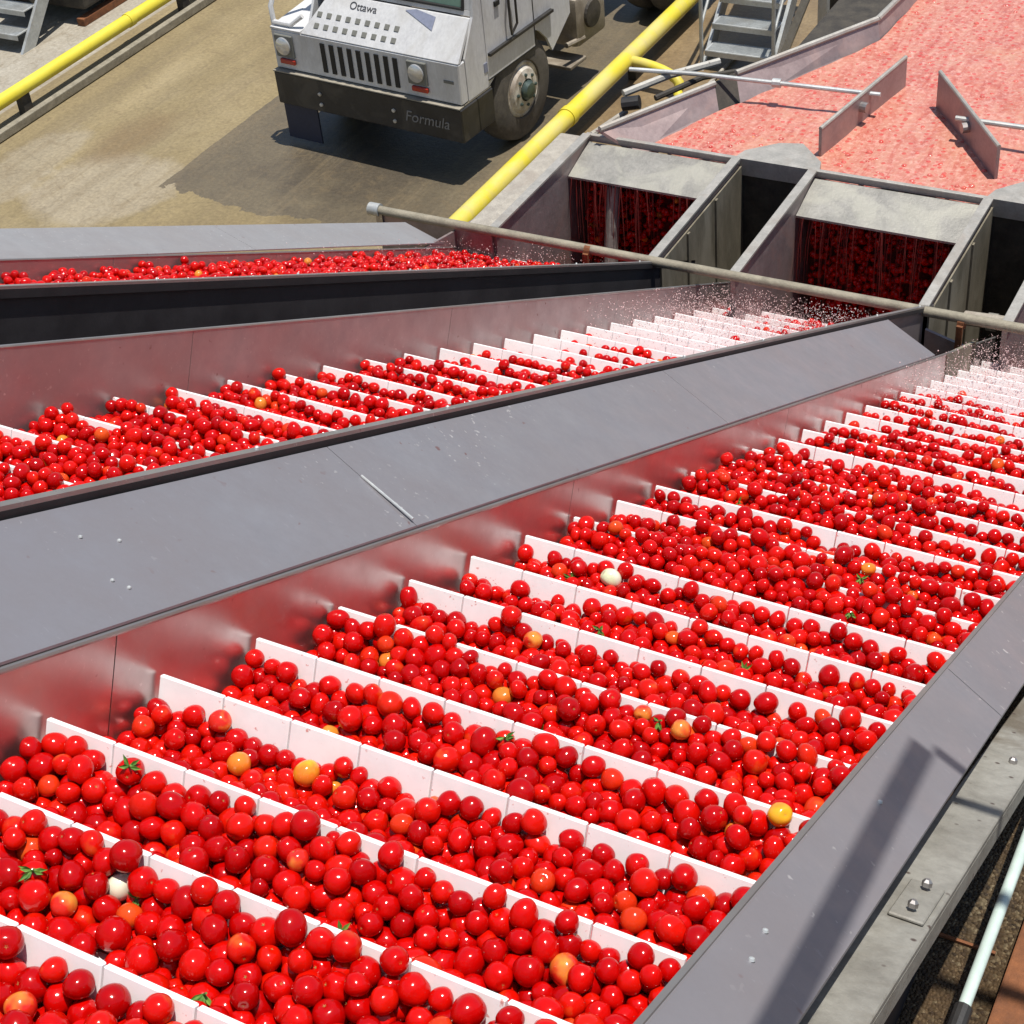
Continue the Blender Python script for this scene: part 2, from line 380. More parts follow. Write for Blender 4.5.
def elevator(x0, smin, smax, phase, label, wallmat, top=-1.075, rtf=lambda s: -.915, rxf=lambda s: WID, side='sheet'):
    e = empty('tomato_elevator', (x0, 0, H), (-TH, 0, 0))
    tag(e, label, 'elevator', 'three stainless tomato elevators standing side by side')
    # local frame: x across from left wall, y down the slope, z square to the belt
    dn = .05 if side == 'black' else 0
    b = MB(); b.box((WID/2, (smin+smax)/2, BELT_N+dn-.012), (WID-.006, smax-smin, .024)); b.build('belt', M['belt'], e)
    b = MB(); b.box((WID/2, (smin+smax)/2-.1, BELT_N-.28), (WID-.05, smax-smin, .02)); b.build('return_belt', M['belt'], e)
    b = MB(); b.lathe([(.13, 0), (.13, WID-.02)], (.01, smax-.02, BELT_N-.15), 'X', 24); b.build('tail_drum', M['lip'], e)
    k = math.ceil((smin-phase)/PITCH)
    cls = []
    while phase+PITCH*k < smax-.02:
        s = phase+PITCH*k
        if side == 'open' and s < 2.1: s += .065*min(1, (2.1-s)/.5)
        seamed(.006, WID-.006, s, BELT_N+dn, BELT_N+dn+CL_H).build('cleat', M['white_plastic'], e); cls.append(s); k += 1
    # left wall with turned rim
    tf = top if callable(top) else (lambda s: top)
    b = MB(); segs = 5; L = (smax-smin)/segs
    for i in range(segs):
        strip(b, lambda s: (-.007, tf(s)), lambda s: (-.007, -1.62), smin+L*i+.0015, smin+L*(i+1)-.0015, (.006, 0, 0), 1)
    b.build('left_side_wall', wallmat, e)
    b = MB(); b.tube([(-.006, smin, tf(smin)), (-.006, smax, tf(smax))], .007, 8); b.build('left_rim', M['lip'], e)
    b = MB(); strip(b, lambda s: (rxf(s), rtf(s)), lambda s: (rxf(s), -1.62), smin, smax, (.008, 0, 0), 8)
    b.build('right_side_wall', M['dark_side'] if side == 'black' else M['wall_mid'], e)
    if side != 'open':
        b = MB(); strip(b, lambda s: (rxf(s)-.004, rtf(s)), lambda s: (rxf(s)+.020, rtf(s)), smin, smax, (0, 0, .010), 8); b.build('right_lip', M['lip'], e)
        for i in range(int((smax-smin)/.9)):
            s_ = smin+.35+i*.9
            b = MB(); b.lathe([(.0, 0), (.006, .0), (.006, .005), (.003, .008)], (rxf(s_)+.009, s_, rtf(s_)+.010), 'Z', 8); b.build('bolt', M['galv'], e)
        b = MB(); strip(b, lambda s: (rxf(s)+.009, rtf(s)), lambda s: (rxf(s)+.009, rtf(s)-(.03 if side == 'black' else .022)), smin, smax, (.012, 0, 0), 8); b.build('lip_seal', M['black'], e)
    # side frame channels and legs to the yard
    for x in (-.05, WID+.05):
        b = MB(); b.box((x if side != 'black' or x < 0 else x-.004, (smin+smax)/2, -1.52), (.05, smax-smin, .18), bev=.006); b.build('frame_channel', M['dark_side'], e)
    return e, cls

S_END = 10.25
PH = 2.152
steel_note = M['wall']
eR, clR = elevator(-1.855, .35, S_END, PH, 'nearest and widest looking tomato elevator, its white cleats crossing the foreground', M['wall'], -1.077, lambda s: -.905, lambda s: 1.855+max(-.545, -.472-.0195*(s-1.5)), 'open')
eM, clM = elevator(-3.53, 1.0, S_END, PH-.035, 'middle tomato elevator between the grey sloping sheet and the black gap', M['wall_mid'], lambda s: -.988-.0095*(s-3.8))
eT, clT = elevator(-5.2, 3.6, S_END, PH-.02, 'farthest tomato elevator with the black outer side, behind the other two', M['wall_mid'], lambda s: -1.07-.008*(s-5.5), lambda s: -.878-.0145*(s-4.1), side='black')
# legs (vertical posts in world)
def legs(e, xs, ys, zs):
    for x in xs:
        for y, z in zip(ys, zs):
            b = MB(); b.box(W(x, y, (z-H)/2), (.1, .1, H+z-.004)); b.build('leg', M['frame'], e, world=True)
for e, x0 in ((eR, -1.855), (eM, -3.53), (eT, -5.2)):
    legs(e, (x0+.1, x0+WID-.1), (2.6, 5.2), (-3.5, -4.9))

# sloped cover sheets between/next to elevators
def cover(e, x0, xa, na, xb, nb, s0, s1, seams, mat, name='sloped_cover'):
    th = .006
    cuts = [s0]+[s for s in seams if s0 < s < s1]+[s1]
    b = MB()
    for a, c in zip(cuts[:-1], cuts[1:]):
        b.plate([(xa-x0, a+.0015, na), (xb-x0, a+.0015, nb), (xb-x0, c-.0015, nb), (xa-x0, c-.0015, na)], (0, 0, -th))
    return b.build(name, mat, e)
cv = cover(eM, -3.53, -2.157+.020, -.930, -1.855-.006, -1.062, .6, 8.72, [1.55, 3.42, 5.6], M['sheet'])
# weld bead on one seam, drain bolts and droplets on the cover
b = MB(); b.tube([(-2.03+3.53, 3.42, -.978), (-1.87+3.53, 3.415, -1.047)], .0035, 8); b.build('weld_bead', M['galv'], cv)
for i, (x, s) in enumerate([(-2.06, 2.45), (-2.03, 2.53), (-1.95, 2.42), (-1.925, 2.44)]):
    n = -.930-(x+2.137)*.132/.276
    b = MB(); b.lathe([(0, 0), (.005, .0), (.004, .003), (.001, .0045)], (x+3.53, s, n), 'Z', 10); b.build('rivet', M['galv'], cv)
rx_ = lambda s: 1.855+max(-.545, -.472-.0195*(s-1.5))
b = MB()
for a, c in ((.5, 2.948), (2.952, 5.6), (5.604, 9.6)):
    strip(b, lambda s: (rx_(s)+.004, -.903), lambda s: (rx_(s)+.116, -.963), a, c, (0, 0, -.006), 4)
cvr = b.build('sloped_cover', M['sheet'], eR)
b = MB(); strip(b, lambda s: (rx_(s)-.002, -.9), lambda s: (rx_(s)+.006, -.9), .5, 9.6, (0, 0, -.008), 8); b.build('right_lip', M['lip'], eR)
for i, (x, s) in enumerate([(.045, 1.72), (.038, 1.79), (.05, 2.3), (.03, 1.45)]):
    b = MB(); b.lathe([(0, 0), (.0045, .0), (.0035, .003), (.001, .004)], (rx_(s)+x, s, -.903-(x-.004)*.54), 'Z', 10); b.build('rivet', M['galv'], cvr)
cover(eT, -5.2, -5.5, -.985, -5.206, -1.066, 3.0, 9.42, [5.4, 7.4], M['sheet_far'])
# channel beam beside the near elevator
bm_ = empty('channel_beam', (-.34, 0, H), (-TH, 0, 0))
tag(bm_, 'weathered pale steel channel running beside the near elevator, bolted joint at its lower middle', 'beam')
b = MB(); b.box((-.014, 3.4, -1.03), (.086, 6.4, .012), bev=.002, seg=1); b.build('top_flange', M['beam'], bm_)
b = MB(); b.box((.026, 3.4, -1.056), (.006, 6.4, .038)); b.build('web', M['beam'], bm_)
b = MB(); b.box((-.004, 2.22, -1.020), (.05, .13, .006), bev=.002, seg=1); b.build('splice_plate', M['beam'], bm_)
for s in (2.18, 2.26, 1.62, 2.9):
    b = MB(); b.lathe([(.0075, 0), (.0075, .007), (.004, .011)], (-.002, s, -1.011 if 2.1 < s < 2.3 else -1.024), 'Z', 6); b.build('bolt', M['lip'], bm_)
# walkway deck, handrail pipe and timber on the right
wk = empty('walkway', W(.6, 1.0, -2.6)); tag(wk, 'brown gritty walkway below the right hand beam, grit stuck all over it', 'walkway')
b = MB(); b.box(W(.70, .85, -2.64), (2.36, 3.55, .06)); b.build('deck_plate', M['deck'], wk, world=True)
b = MB(); b.box(W(-.37, 1.94, -2.606), (.14, .006, .006)); b.build('seam_strip', M['rust'], wk, world=True)
for x, y in ((-.3, -.8), (1.8, -.8), (1.8, 2.5), (.1, 2.5)):
    b = MB(); b.box(W(x, y, (-2.68-H)/2), (.1, .1, H-2.68)); b.build('leg', M['frame'], wk, world=True)
b = MB(); b.box(W(-.17, 1.45, -2.59), (.2, 1.25, .036), bev=.004); tag(b.build('timber_board', M['rust'], world=False), 'reddish brown board lying in the bottom right corner on the walkway', 'board')
pr = empty('handrail_pipe', W(-.3, 2.4, -2.45)); tag(pr, 'slim pale green pipe rail running up to the right edge above the brown walkway', 'rail')
zz = -2.35; k_ = zz/-1.7
y0, x0_ = 1.164*k_, -.208*k_
b = MB(); b.tube([W(x0_, y0, zz), W(x0_, 5.5, zz)], .0105, 12); b.build('rail', plain('pale_green_paint', (.50, .60, .55), .35), pr, world=True, smooth=True)
b = MB(); b.tube([W(x0_, y0-.05, zz), W(x0_, y0+.02, zz)], .015, 12); b.build('end_collar', M['bumper'], pr, world=True)
for yy in (y0+.85,):
    b = MB(); b.tube([W(x0_, yy, zz), W(x0_, yy, -2.61)], .0105, 10); b.build('post', M['galv'], pr, world=True)
b = MB(); b.tube([W(x0_, y0-.04, zz), W(x0_, y0-.04, -2.61)], .0105, 10); b.build('post', M['galv'], pr, world=True)
# guard rail of the gantry (out to the right; throws the dark bars on the sheet)
gr = empty('guard_rail', W(-.05, 1.5, -2.4)); tag(gr, 'steel guard rail of the gantry, its shadow falls on the right hand sheet', 'rail')
b = MB(); b.box(W(-.09, 1.10, .05), (.036, 1.66, .045)); b.build('top_rail', M['galv'], gr, world=True)
b = MB(); b.box(W(.28, 1.95, .05), (.70, .03, .045)); b.build('cross_rail', M['galv'], gr, world=True)
b = MB(); b.box(W(.28, .30, .05), (.70, .03, .045)); b.build('cross_rail', M['galv'], gr, world=True)
for y in (.30, 1.95):
    b = MB(); b.box(W(.65, y, -1.29), (.05, .05, 2.63)); b.build('post', M['galv'], gr, world=True)

# ------------------------------------------------------------------ receiving hoppers
ZT = -5.32
def hopper(xl, xr, label, rod=False):
    e = empty('receiving_hopper', W((xl+xr)/2, 8.7, -7.0)); tag(e, label, 'hopper', 'receiving hoppers between the flume and the elevators')
    th = .03
    for x, sgn, nm in ((xl, -1, 'left_wall'), (xr, 1, 'right_wall')):
        xx = x+sgn*th/2
        b = MB(); b.plate([W(xx-th/2, 8.02, ZT), W(xx-th/2, 9.38, ZT), W(xx-th/2, 9.38, -7.0), W(xx-th/2, 8.02, -7.0)], (th, 0, 0))
        w = b.build(nm, M['hopper'], e, world=True)
        b = MB(); b.box(W(xx, 8.70, ZT+.012), (.06, 1.36, .020), bev=.004); b.build('rim', M['rim'], w, world=True)
    b = MB(); b.plate([W(xl+.002, 9.30, ZT-.12), W(xr-.002, 9.30, ZT-.12), W(xr-.002, 9.30, -7.0), W(xl+.002, 9.30, -7.0)], (0, .02, 0))
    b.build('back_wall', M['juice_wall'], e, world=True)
    # spill plate, from the weir down towards the elevator
    b = MB(); b.plate([W(xl+.004, 9.36, ZT-.03), W(xr-.004, 9.36, ZT-.03), W(xr-.004, 9.03, ZT-.125), W(xl+.004, 9.03, ZT-.125)], (0, 0, -.015))
    b.build('spill_plate', M['plate'], e, world=True)
    b = MB(); b.box(W((xl+xr)/2, 9.395, ZT-.01), (xr-xl+.06, .035, .05), bev=.006); b.build('weir_edge', M['rim'], e, world=True)
    return e
hT = hopper(-4.93, -3.86, 'left receiving hopper beside the flaking grey ledge, red fruit falling in its mouth')
b = MB(); b.tube([W(-4.62, 9.1, -5.5), W(-4.62, 8.9, -6.5)], .05, 12); b.build('down_pipe', M['plate'], hT, world=True)
hM = hopper(-3.30, -2.187, 'middle receiving hopper under the wide flume mouth, pale spill plate over a dark opening')
hR = hopper(-1.68, -.55, 'right receiving hopper at the edge of the picture, mostly only its left wall showing')
# dark wells between hoppers
for xl, xr, lab in ((-3.83, -3.33, 'dark open well between the left and the middle hopper, closed by a grey cap plate'),
                    (-2.157, -1.71, 'dark open well right of the middle hopper with a stub of pale pipe inside')):
    e = empty('hopper_well', W((xl+xr)/2, 8.8, -7.0)); tag(e, lab, 'well', 'open wells between the receiving hoppers')
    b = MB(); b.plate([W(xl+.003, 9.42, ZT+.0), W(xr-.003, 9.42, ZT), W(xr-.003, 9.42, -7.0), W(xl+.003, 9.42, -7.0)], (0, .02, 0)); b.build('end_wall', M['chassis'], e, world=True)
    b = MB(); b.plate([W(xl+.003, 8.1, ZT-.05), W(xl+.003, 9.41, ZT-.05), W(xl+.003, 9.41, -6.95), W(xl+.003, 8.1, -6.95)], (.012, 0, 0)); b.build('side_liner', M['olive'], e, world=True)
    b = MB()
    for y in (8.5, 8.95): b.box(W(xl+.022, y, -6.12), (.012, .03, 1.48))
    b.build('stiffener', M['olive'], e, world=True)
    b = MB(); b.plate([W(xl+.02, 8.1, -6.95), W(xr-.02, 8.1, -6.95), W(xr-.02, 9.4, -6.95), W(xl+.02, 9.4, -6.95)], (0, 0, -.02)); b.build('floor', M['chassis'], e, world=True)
    zt = ZT+.006
    b = MB(); b.plate([W(xl-.04, 9.40, zt), W(xr+.05, 9.40, zt), W(xr+.02, 9.52, zt+.0), W((xl+xr)/2+.05, 9.78, zt-.03), W((xl+xr)/2-.10, 9.74, zt-.03), W(xl-.01, 9.52, zt)], (0, 0, -.12)); b.build('cap_plate', M['rim'], e, world=True)
    if xl > -3: 
        b = MB(); b.tube([W(xl+.06, 8.75, -5.78), W(xr-.04, 8.72, -5.74)], .045, 14); b.build('stub_pipe', M['ledge'], e, world=True, smooth=True)
        b = MB(); b.tube([W(xl+.20, 8.75, -5.775), W(xl+.26, 8.75, -5.772)], .055, 14); b.build('pipe_collar', M['plate'], e, world=True, smooth=True)
# boot panels (elevator foot walls)
bp_ = empty('boot_panel', W(-1.86, 8.4, -6.6)); tag(bp_, 'olive stained side panel at the foot of the near elevator, rusty strut in front', 'panel')
b = MB(); b.plate([W(-1.872, 7.42, -5.15), W(-1.872, 8.05, -5.46), W(-1.872, 8.05, -6.6), W(-1.872, 7.42, -5.9)], (.02, 0, 0)); b.build('side_sheet', M['olive'], bp_, world=True)
b = MB(); b.plate([W(-2.13, 7.98, -5.40), W(-1.875, 7.98, -5.47), W(-1.875, 7.98, -6.2), W(-2.13, 7.98, -6.2)], (0, .02, 0)); b.build('end_sheet', M['hopper'], bp_, world=True)
# cross pipe with rusty struts
cp = empty('cross_pipe', W(-3.6, 8.0, -5.6)); tag(cp, 'long mossy grey pipe crossing in front of all the hoppers', 'pipe')
yy = 8.0; zc = yy*-.6645
b = MB(); b.tube([W(-5.82, yy, zc), W(-5.6, yy, zc-.0), W(-3.6, yy, zc+.012), W(-1.6, yy, zc+.03), W(.6, yy, zc+.04)], .03, 14); b.build('pipe', M['cord'], cp, world=True, smooth=True)
b = MB(); b.tube([W(-5.86, yy, zc), W(-5.78, yy, zc)], .043, 14); b.build('end_cap', M['galv'], cp, world=True, smooth=True)
for x in (-4.26, -1.93):
    b = MB(); b.box(W(x, yy-.045, zc-.22), (.035, .02, .44)); b.build('strut', M['rust'], cp, world=True)
    b = MB(); b.tube([W(x-.02, yy, zc), W(x+.02, yy, zc)], .038, 14); b.build('clamp', M['rust'], cp, world=True)
b = MB(); b.box(W(-5.78, yy, zc-.10), (.05, .05, .2)); b.build('bracket', M['lip'], cp, world=True)
# ledge beside left hopper
b = MB(); b.box((0, 0, 0), (.25, 1.44, .5), bev=.015)
o = b.build('concrete_ledge', M['ledge']); o.location = W(-5.09, 8.78, -5.64); tag(o, 'flaking pale concrete ledge between the right yellow pipe and the left hopper', 'ledge')
# far elevator foot wall
b = MB(); b.plate([W(-5.80, 7.99, -5.34), W(-4.945, 7.99, -5.34), W(-4.945, 7.99, -6.1), W(-5.80, 7.99, -6.1)], (0, .015, 0)); b.build('end_sheet', M['hopper'], eT, world=True)
# splash side panel of T elevator between its cover and the hopper
b2 = MB(); b2.plate([W(-5.225, 7.6, -5.27), W(-5.225, 8.3, -5.42), W(-5.225, 8.3, -6.4), W(-5.225, 7.6, -5.7)], (.018, 0, 0)); tag(b2.build('splash_panel', M['hopper']), 'pinkish splash panel at the foot of the farthest elevator under the mossy pipe', 'panel')

# ------------------------------------------------------------------ flume
ZW = -5.37
fl = empty('flume', W(-2.5, 12, -6.4)); tag(fl, 'broad steel flume full of pink foamy tomatoes entering at top right', 'flume')
tops = [(-4.83, 9.35), (-4.36, 10.24), (-4.28, 10.44), (-3.63, 11.60), (-3.58, 12.3), (-3.5, 14.0), (-3.2, 19.0)]
bots = [(-4.53, 9.42), (-4.26, 10.10), (-4.16, 10.25), (-3.56, 11.50), (-3.53, 12.25), (-3.42, 14.0), (-3.1, 19.0)]
ztop, zb = -5.24, -5.44
for i, nm in ((0, 'left_wall'), (2, 'left_wall'), (3, 'left_wall'), (4, 'left_wall'), (5, 'left_wall')):
    a, c = tops[i], tops[i+1]; p_, q = bots[i], bots[i+1]
    b = MB(); b.plate([W(*a, ztop), W(*c, ztop), W(*q, zb), W(*p_, zb)], (-.03, -.01, -.004)); w = b.build(nm, M['flumewall'], fl, world=True)
    b = MB(); b.tube([W(a[0], a[1], ztop+.004), W(c[0], c[1], ztop+.004)], .022, 8); b.build('rim', M['rim'], w, world=True)
b = MB(); b.plate([W(*tops[1], ztop), W(*tops[2], ztop), W(*bots[2], zb), W(*bots[1], zb)], (-.03, -.01, 0)); b.build('gate_slot', M['chassis'], fl, world=True)
b = MB(); b.box(W(-.5, 14.2, -5.75), (7.6, 9.55, .3)); b.build('floor', M['chassis'], fl, world=True)
b = MB(); b.box(W(3.3, 14.2, -5.4), (.04, 9.55, .4)); b.build('right_wall', M['flumewall'], fl, world=True)
for x in (-3.6, 0, 3):
    for y in (10.5, 14, 18):
        b = MB(); b.box(W(x+.3, y, (-5.9-H)/2), (.14, .14, H-5.9)); b.build('leg', M['frame'], fl, world=True)
# water surface: gently rippled sheet
bmw = bmesh.new(); 
ys = np.linspace(9.41, 18.9, 190); nx = 120
from mathutils import noise as mn
def left_edge(y):
    return float(np.interp(y, [q[1] for q in bots], [q[0] for q in bots]))-.02
grid = []
for y in ys:
    xl = left_edge(y); row = []
    for i in range(nx+1):
        x = xl+(3.28-xl)*i/nx
        h = .014*mn.noise(Vector((x*2.1, y*1.3, 0)))+.010*mn.noise(Vector((x*7, y*5, 3)))
        row.append(bmw.verts.new(W(x, y, ZW+h)))
    grid.append(row)
for a, c in zip(grid[:-1], grid[1:]):
    for i in range(nx): bmw.faces.new((a[i], a[i+1], c[i+1], c[i]))
me = bpy.data.meshes.new('flume_water'); bmw.to_mesh(me); bmw.free(); me.shade_smooth(); me.materials.append(M['water'])
ow = bpy.data.objects.new('flume_water', me); COL.objects.link(ow); tag(ow, kind='structure')
# divider plates and rods
def divider(p0, p1, lab, zt0, zt1):
    e = empty('divider_plate', W(p0[0], p0[1], ZW-.1)); tag(e, lab, 'divider', 'divider plates standing in the flume')
    d = Vector((p1[0]-p0[0], p1[1]-p0[1], 0)).normalized(); nrm = Vector((-d.y, d.x, 0))*.022
    b = MB(); b.plate([W(*p0, ZW-.1), W(*p1, ZW-.1), W(*p1, zt1), W(*p0, zt0)], nrm); b.build('plate', M['flumewall'], e, world=True)
    b = MB(); b.tube([W(*p0, zt0)+nrm/2, W(*p1, zt1)+nrm/2], .014, 8); b.build('top_edge', M['rim'], e, world=True)
    m_ = Vector((p0[0]*.55+p1[0]*.45, p0[1]*.55+p1[1]*.45, 0)); c = W(m_.x, m_.y, -5.24)
    b = MB(); b.tube([c-nrm*2.2, c+nrm*3.2], .035, 12); b.build('bracket', M['lip'], e, world=True)
    return e
divider((-3.37, 9.69), (-3.17, 10.85), 'divider plate joined to the cap of the left well, its right face pinkish', ZW+.20, ZW+.22)
divider((-2.22, 9.77), (-2.86, 10.62), 'divider plate angled up to the left beside the right edge, its face in shade', ZW+.22, ZW+.26)
b = MB(); b.tube([W(-5.0, 10.20, -5.2), W(-4.51, 10.27, -5.2), W(-3.19, 10.34, -5.2)], .016, 10); b.tube([W(-3.95, 10.30, -5.2), W(-3.89, 10.305, -5.2)], .032, 10)
tag(b.build('tie_rod', M['galv'], smooth=True), 'thin steel tie rod from the flume wall to the left divider', 'rod')
b = MB(); b.tube([W(-2.62, 10.16, -5.2), W(-.4, 10.17, -5.2)], .018, 10)
tag(b.build('tie_rod', M['galv'], smooth=True), 'thin steel tie rod leaving the right divider towards the right edge', 'rod')
# gate lever clutter outside the flume wall
gl = empty('gate_lever', W(-4.8, 10.2, -5.5)); tag(gl, 'grey gate lever and chain lying outside the flume wall by the yellow elbow', 'lever')
b = MB(); b.tube([W(-4.95, 9.98, -5.28), W(-4.72, 10.28, -5.24), W(-4.45, 10.55, -5.22)], .028, 8); b.build('lever_arm', M['frame'], gl, world=True)
b = MB(); b.tube([W(-4.72, 10.02, -5.3), W(-4.5, 10.35, -5.26), W(-4.25, 10.5, -5.24)], .022, 8); b.build('link', M['chassis'], gl, world=True)
b = MB(); b.tube([W(-4.92, 9.9, -5.32), W(-4.80, 9.93, -5.30)], .05, 10); b.build('pivot', M['bumper'], gl, world=True)
b = MB(); b.tube([W(-5.0, 9.55, -5.4), W(-4.92, 9.95, -5.4)], .02, 8); b.build('edge_bar', M['ledge'], gl, world=True)

# ------------------------------------------------------------------ tomatoes
def dens_field(seed, n=64, m=24):
    r = np.random.default_rng(seed); g = r.random((n, m)); 
    for _ in range(2): g = (g+np.roll(g, 1, 0)+np.roll(g, 1, 1)+np.roll(g, -1, 0)+np.roll(g, -1, 1))/5
    return (g-g.mean())/g.std()
def pack(cls, counts, ufun, seed, iters=230, wmax=WID, hmax=BELT_N+.158):
    r = np.random.default_rng(seed); P = []; Rr = []
    for s, c in zip(cls[:-1], counts):
        c = int(c*1.11)
        if c <= 0: continue
        rad = np.clip(r.normal(.0199, .0026, c), .0140, .0275)
        u = ufun(r, c, s)
        P.append(np.stack([u, s+.05+(PITCH-.09)*r.random(c)**.6, BELT_N+.025+.17*r.random(c)*min(2.6, c/300)], 1)); Rr.append(rad)
    P = np.concatenate(P); rad = np.concatenate(Rr)
    g = np.array([0, math.sin(TH), -math.cos(TH)])*.0034
    cl = np.array(cls); topn = BELT_N+CL_H
    order = np.argsort(P[:, 1]); P = P[order]; rad = rad[order]
    n = len(P); I = J = None
    for it in range(iters):
        if it % 8 == 0:
            order = np.argsort(P[:, 1]); P = P[order]; rad = rad[order]
            ii, jj = [], []; B = 200
            for a in range(0, n, B):
                A = P[a:a+B]; hi = np.searchsorted(P[:, 1], A[-1, 1]+.08)
                Q = P[a:hi]; d2 = ((A[:, None]-Q[None])**2).sum(2)
                i_, j_ = np.nonzero(d2 < .075**2); k = (j_ > i_); ii.append(i_[k]+a); jj.append(j_[k]+a)
            I = np.concatenate(ii); J = np.concatenate(jj)
        P += g*(1 if it < iters-30 else .3)
        for _ in range(2):
            D = P[J]-P[I]; d = np.sqrt((D**2).sum(1))+1e-9; ov = (rad[I]+rad[J])*.985-d; k = ov > 0
            C = D[k]/d[k, None]*(ov[k, None]*.36)
            Ik, Jk = I[k], J[k]; acc = np.stack([np.bincount(Jk, C[:, q], n)-np.bincount(Ik, C[:, q], n) for q in range(3)], 1) 
            P += np.clip(acc, -.02, .02)
            P[:, 0] = np.clip(P[:, 0], rad+.004, wmax-.004-rad)
            P[:, 2] = np.maximum(P[:, 2], BELT_N+rad)
            idx = np.clip(np.searchsorted(cl, P[:, 1]), 1, len(cl)-1)
            for o_ in (-1, 0):
                c = cl[idx+o_]; below = P[:, 2] < topn; dx = P[:, 1]-c
                lim = rad+.007; sg = np.where(dx < 0, -1., 1.)
                hit = below & (np.abs(dx) < lim); P[hit, 1] = c[hit]+sg[hit]*lim[hit]
                ab = (~below); dz = P[:, 2]-topn; dd = np.sqrt(dx**2+dz**2)+1e-9; h2 = ab & (dd < rad)
                P[h2, 1] += (dx/dd*(rad-dd))[h2]; P[h2, 2] += (dz/dd*(rad-dd))[h2]
    # drop fruit left without support, and anything perched above the heap
    keep = np.ones(n, bool)
    for _ in range(3):
        D = P[J]-P[I]; d = np.sqrt((D**2).sum(1)); t = (d < (rad[I]+rad[J])*1.06) & keep[I] & keep[J]
        gz = D@(-g/np.linalg.norm(g)); lowJ = t & (gz < -.25*d); lowI = t & (gz > .25*d)
        sup = np.bincount(I[lowJ], minlength=n)+np.bincount(J[lowI], minlength=n)
        lean = np.min(np.abs(P[:, 1, None]-cl[None]), 1) < rad+.012
        sup = sup+2*(P[:, 2] < BELT_N+rad+.012)+1*lean+1*(P[:, 0] < rad+.01)+1*(P[:, 0] > wmax-rad-.01)
        keep &= (sup >= 2) & (P[:, 2] < hmax)
    return P[keep], rad[keep]
def uniform_u(bias_lo, bias_hi, seed):
    F = dens_field(seed)
    def f(r, c, s):
        row = F[int(s/PITCH) % F.shape[0]]; xs = (np.arange(24)+.5)/24
        w = np.clip(1+.42*row, .12, 3)*(bias_lo+(bias_hi-bias_lo)*xs); w /= w.sum()
        k = r.choice(24, c, p=w); return (k+r.random(c))/24*(WID-.06)+.03
    return f
def cR(s):
    if s < 6.6: return int(315+62*math.sin(s*5.1)+36*math.sin(s*11.3+1)+(10 if 1.1 < s < 2.0 else 0)+(50 if 3.8 < s < 6 else 0))
    return int(np.interp(s, [6.6, 7.6, 8.4, 9.2, 10.2], [340, 270, 170, 150, 220]))
def cM(s): return int(np.interp(s, [2, 5, 6.5, 7.4, 8.4, 9.0, 9.6, 10.2], [370, 380, 350, 240, 140, 200, 360, 400])+22*math.sin(s*7))
def cT(s): return int(np.interp(s, [3, 7.5, 8.5, 9.3, 10.2], [1060, 1000, 860, 700, 600]))
sets = []
for e, cls, cf, x0, smin, bl, bh, sd in ((eR, clR, cR, -1.855, .85, .78, 1.25, 3), (eM, clM, cM, -3.53, 2.0, .85, 1.25, 4), (eT, clT, cT, -5.2, 4.9, .6, 1.1, 5)):
    cc = [s for s in cls if s > smin]
    P, rad = pack(cc, [cf(s) for s in cc[:-1]], uniform_u(bl, bh, sd), sd, wmax=1.335 if sd == 3 else WID, hmax=BELT_N+(.34 if sd == 5 else .158))
    Pc = P+np.array([x0, 0, .05 if sd == 5 else 0])
    ct, st = math.cos(TH), math.sin(TH)
    Wd = np.stack([Pc[:, 0], Pc[:, 1]*ct+Pc[:, 2]*st, -Pc[:, 1]*st+Pc[:, 2]*ct+H], 1)
    sets.append((Wd, rad, P, cc))
print('tomatoes', [len(s[0]) for s in sets])

# camera basis (used for deciding which fruit show largest, and for the camera itself)
a_ = np.array([-3056-512, -(-450-512), -1680.]); a_ = -a_/np.linalg.norm(a_)
b_ = np.array([1756-512, -(-997-512), -1680.]); b_ = b_-(b_@a_)*a_; b_ /= np.linalg.norm(b_)
c_ = np.cross(a_, b_); RW = np.stack([a_, b_, c_])
def project(Wd):
    q = (Wd-np.array([0, 0, H]))@RW; d = -q[:, 2]
    return 512+1680*q[:, 0]/d, 512-1680*q[:, 1]/d, d

def sphere_template(nu, nv, dimple=.18):
    vs = []; fs = []
    vs.append((0, 0, 1-dimple))
    for j in range(1, nv):
        t = math.pi*j/nv; rr = math.sin(t); z = math.cos(t)
        if t < .45: z -= dimple*(1-t/.45)**1.0
        rr *= 1+.03*math.cos(t)
        for i in range(nu):
            a = 2*math.pi*i/nu; lob = 1+.018*math.cos(5*a)*math.sin(t)
            vs.append((rr*lob*math.cos(a), rr*lob*math.sin(a), z))
    vs.append((0, 0, -1)); last = len(vs)-1
    for i in range(nu): fs.append((0, 1+i, 1+(i+1) % nu))
    for j in range(nv-2):
        o0 = 1+j*nu; o1 = o0+nu
        for i in range(nu):
            a, b, c, d = o0+i, o1+i, o1+(i+1) % nu, o0+(i+1) % nu; fs.append((a, b, c)); fs.append((a, c, d))
    o0 = 1+(nv-2)*nu
    for i in range(nu): fs.append((o0+i, last, o0+(i+1) % nu))
    return np.array(vs), np.array(fs)
def rand_rot(r, n):
    q = r.normal(size=(n, 4)); q /= np.linalg.norm(q, axis=1)[:, None]; w, x, y, z = q.T
    return np.stack([1-2*(y*y+z*z), 2*(x*y-z*w), 2*(x*z+y*w), 2*(x*y+z*w), 1-2*(x*x+z*z), 2*(y*z-x*w), 2*(x*z-y*w), 2*(y*z+x*w), 1-2*(x*x+y*y)], 1).reshape(n, 3, 3)
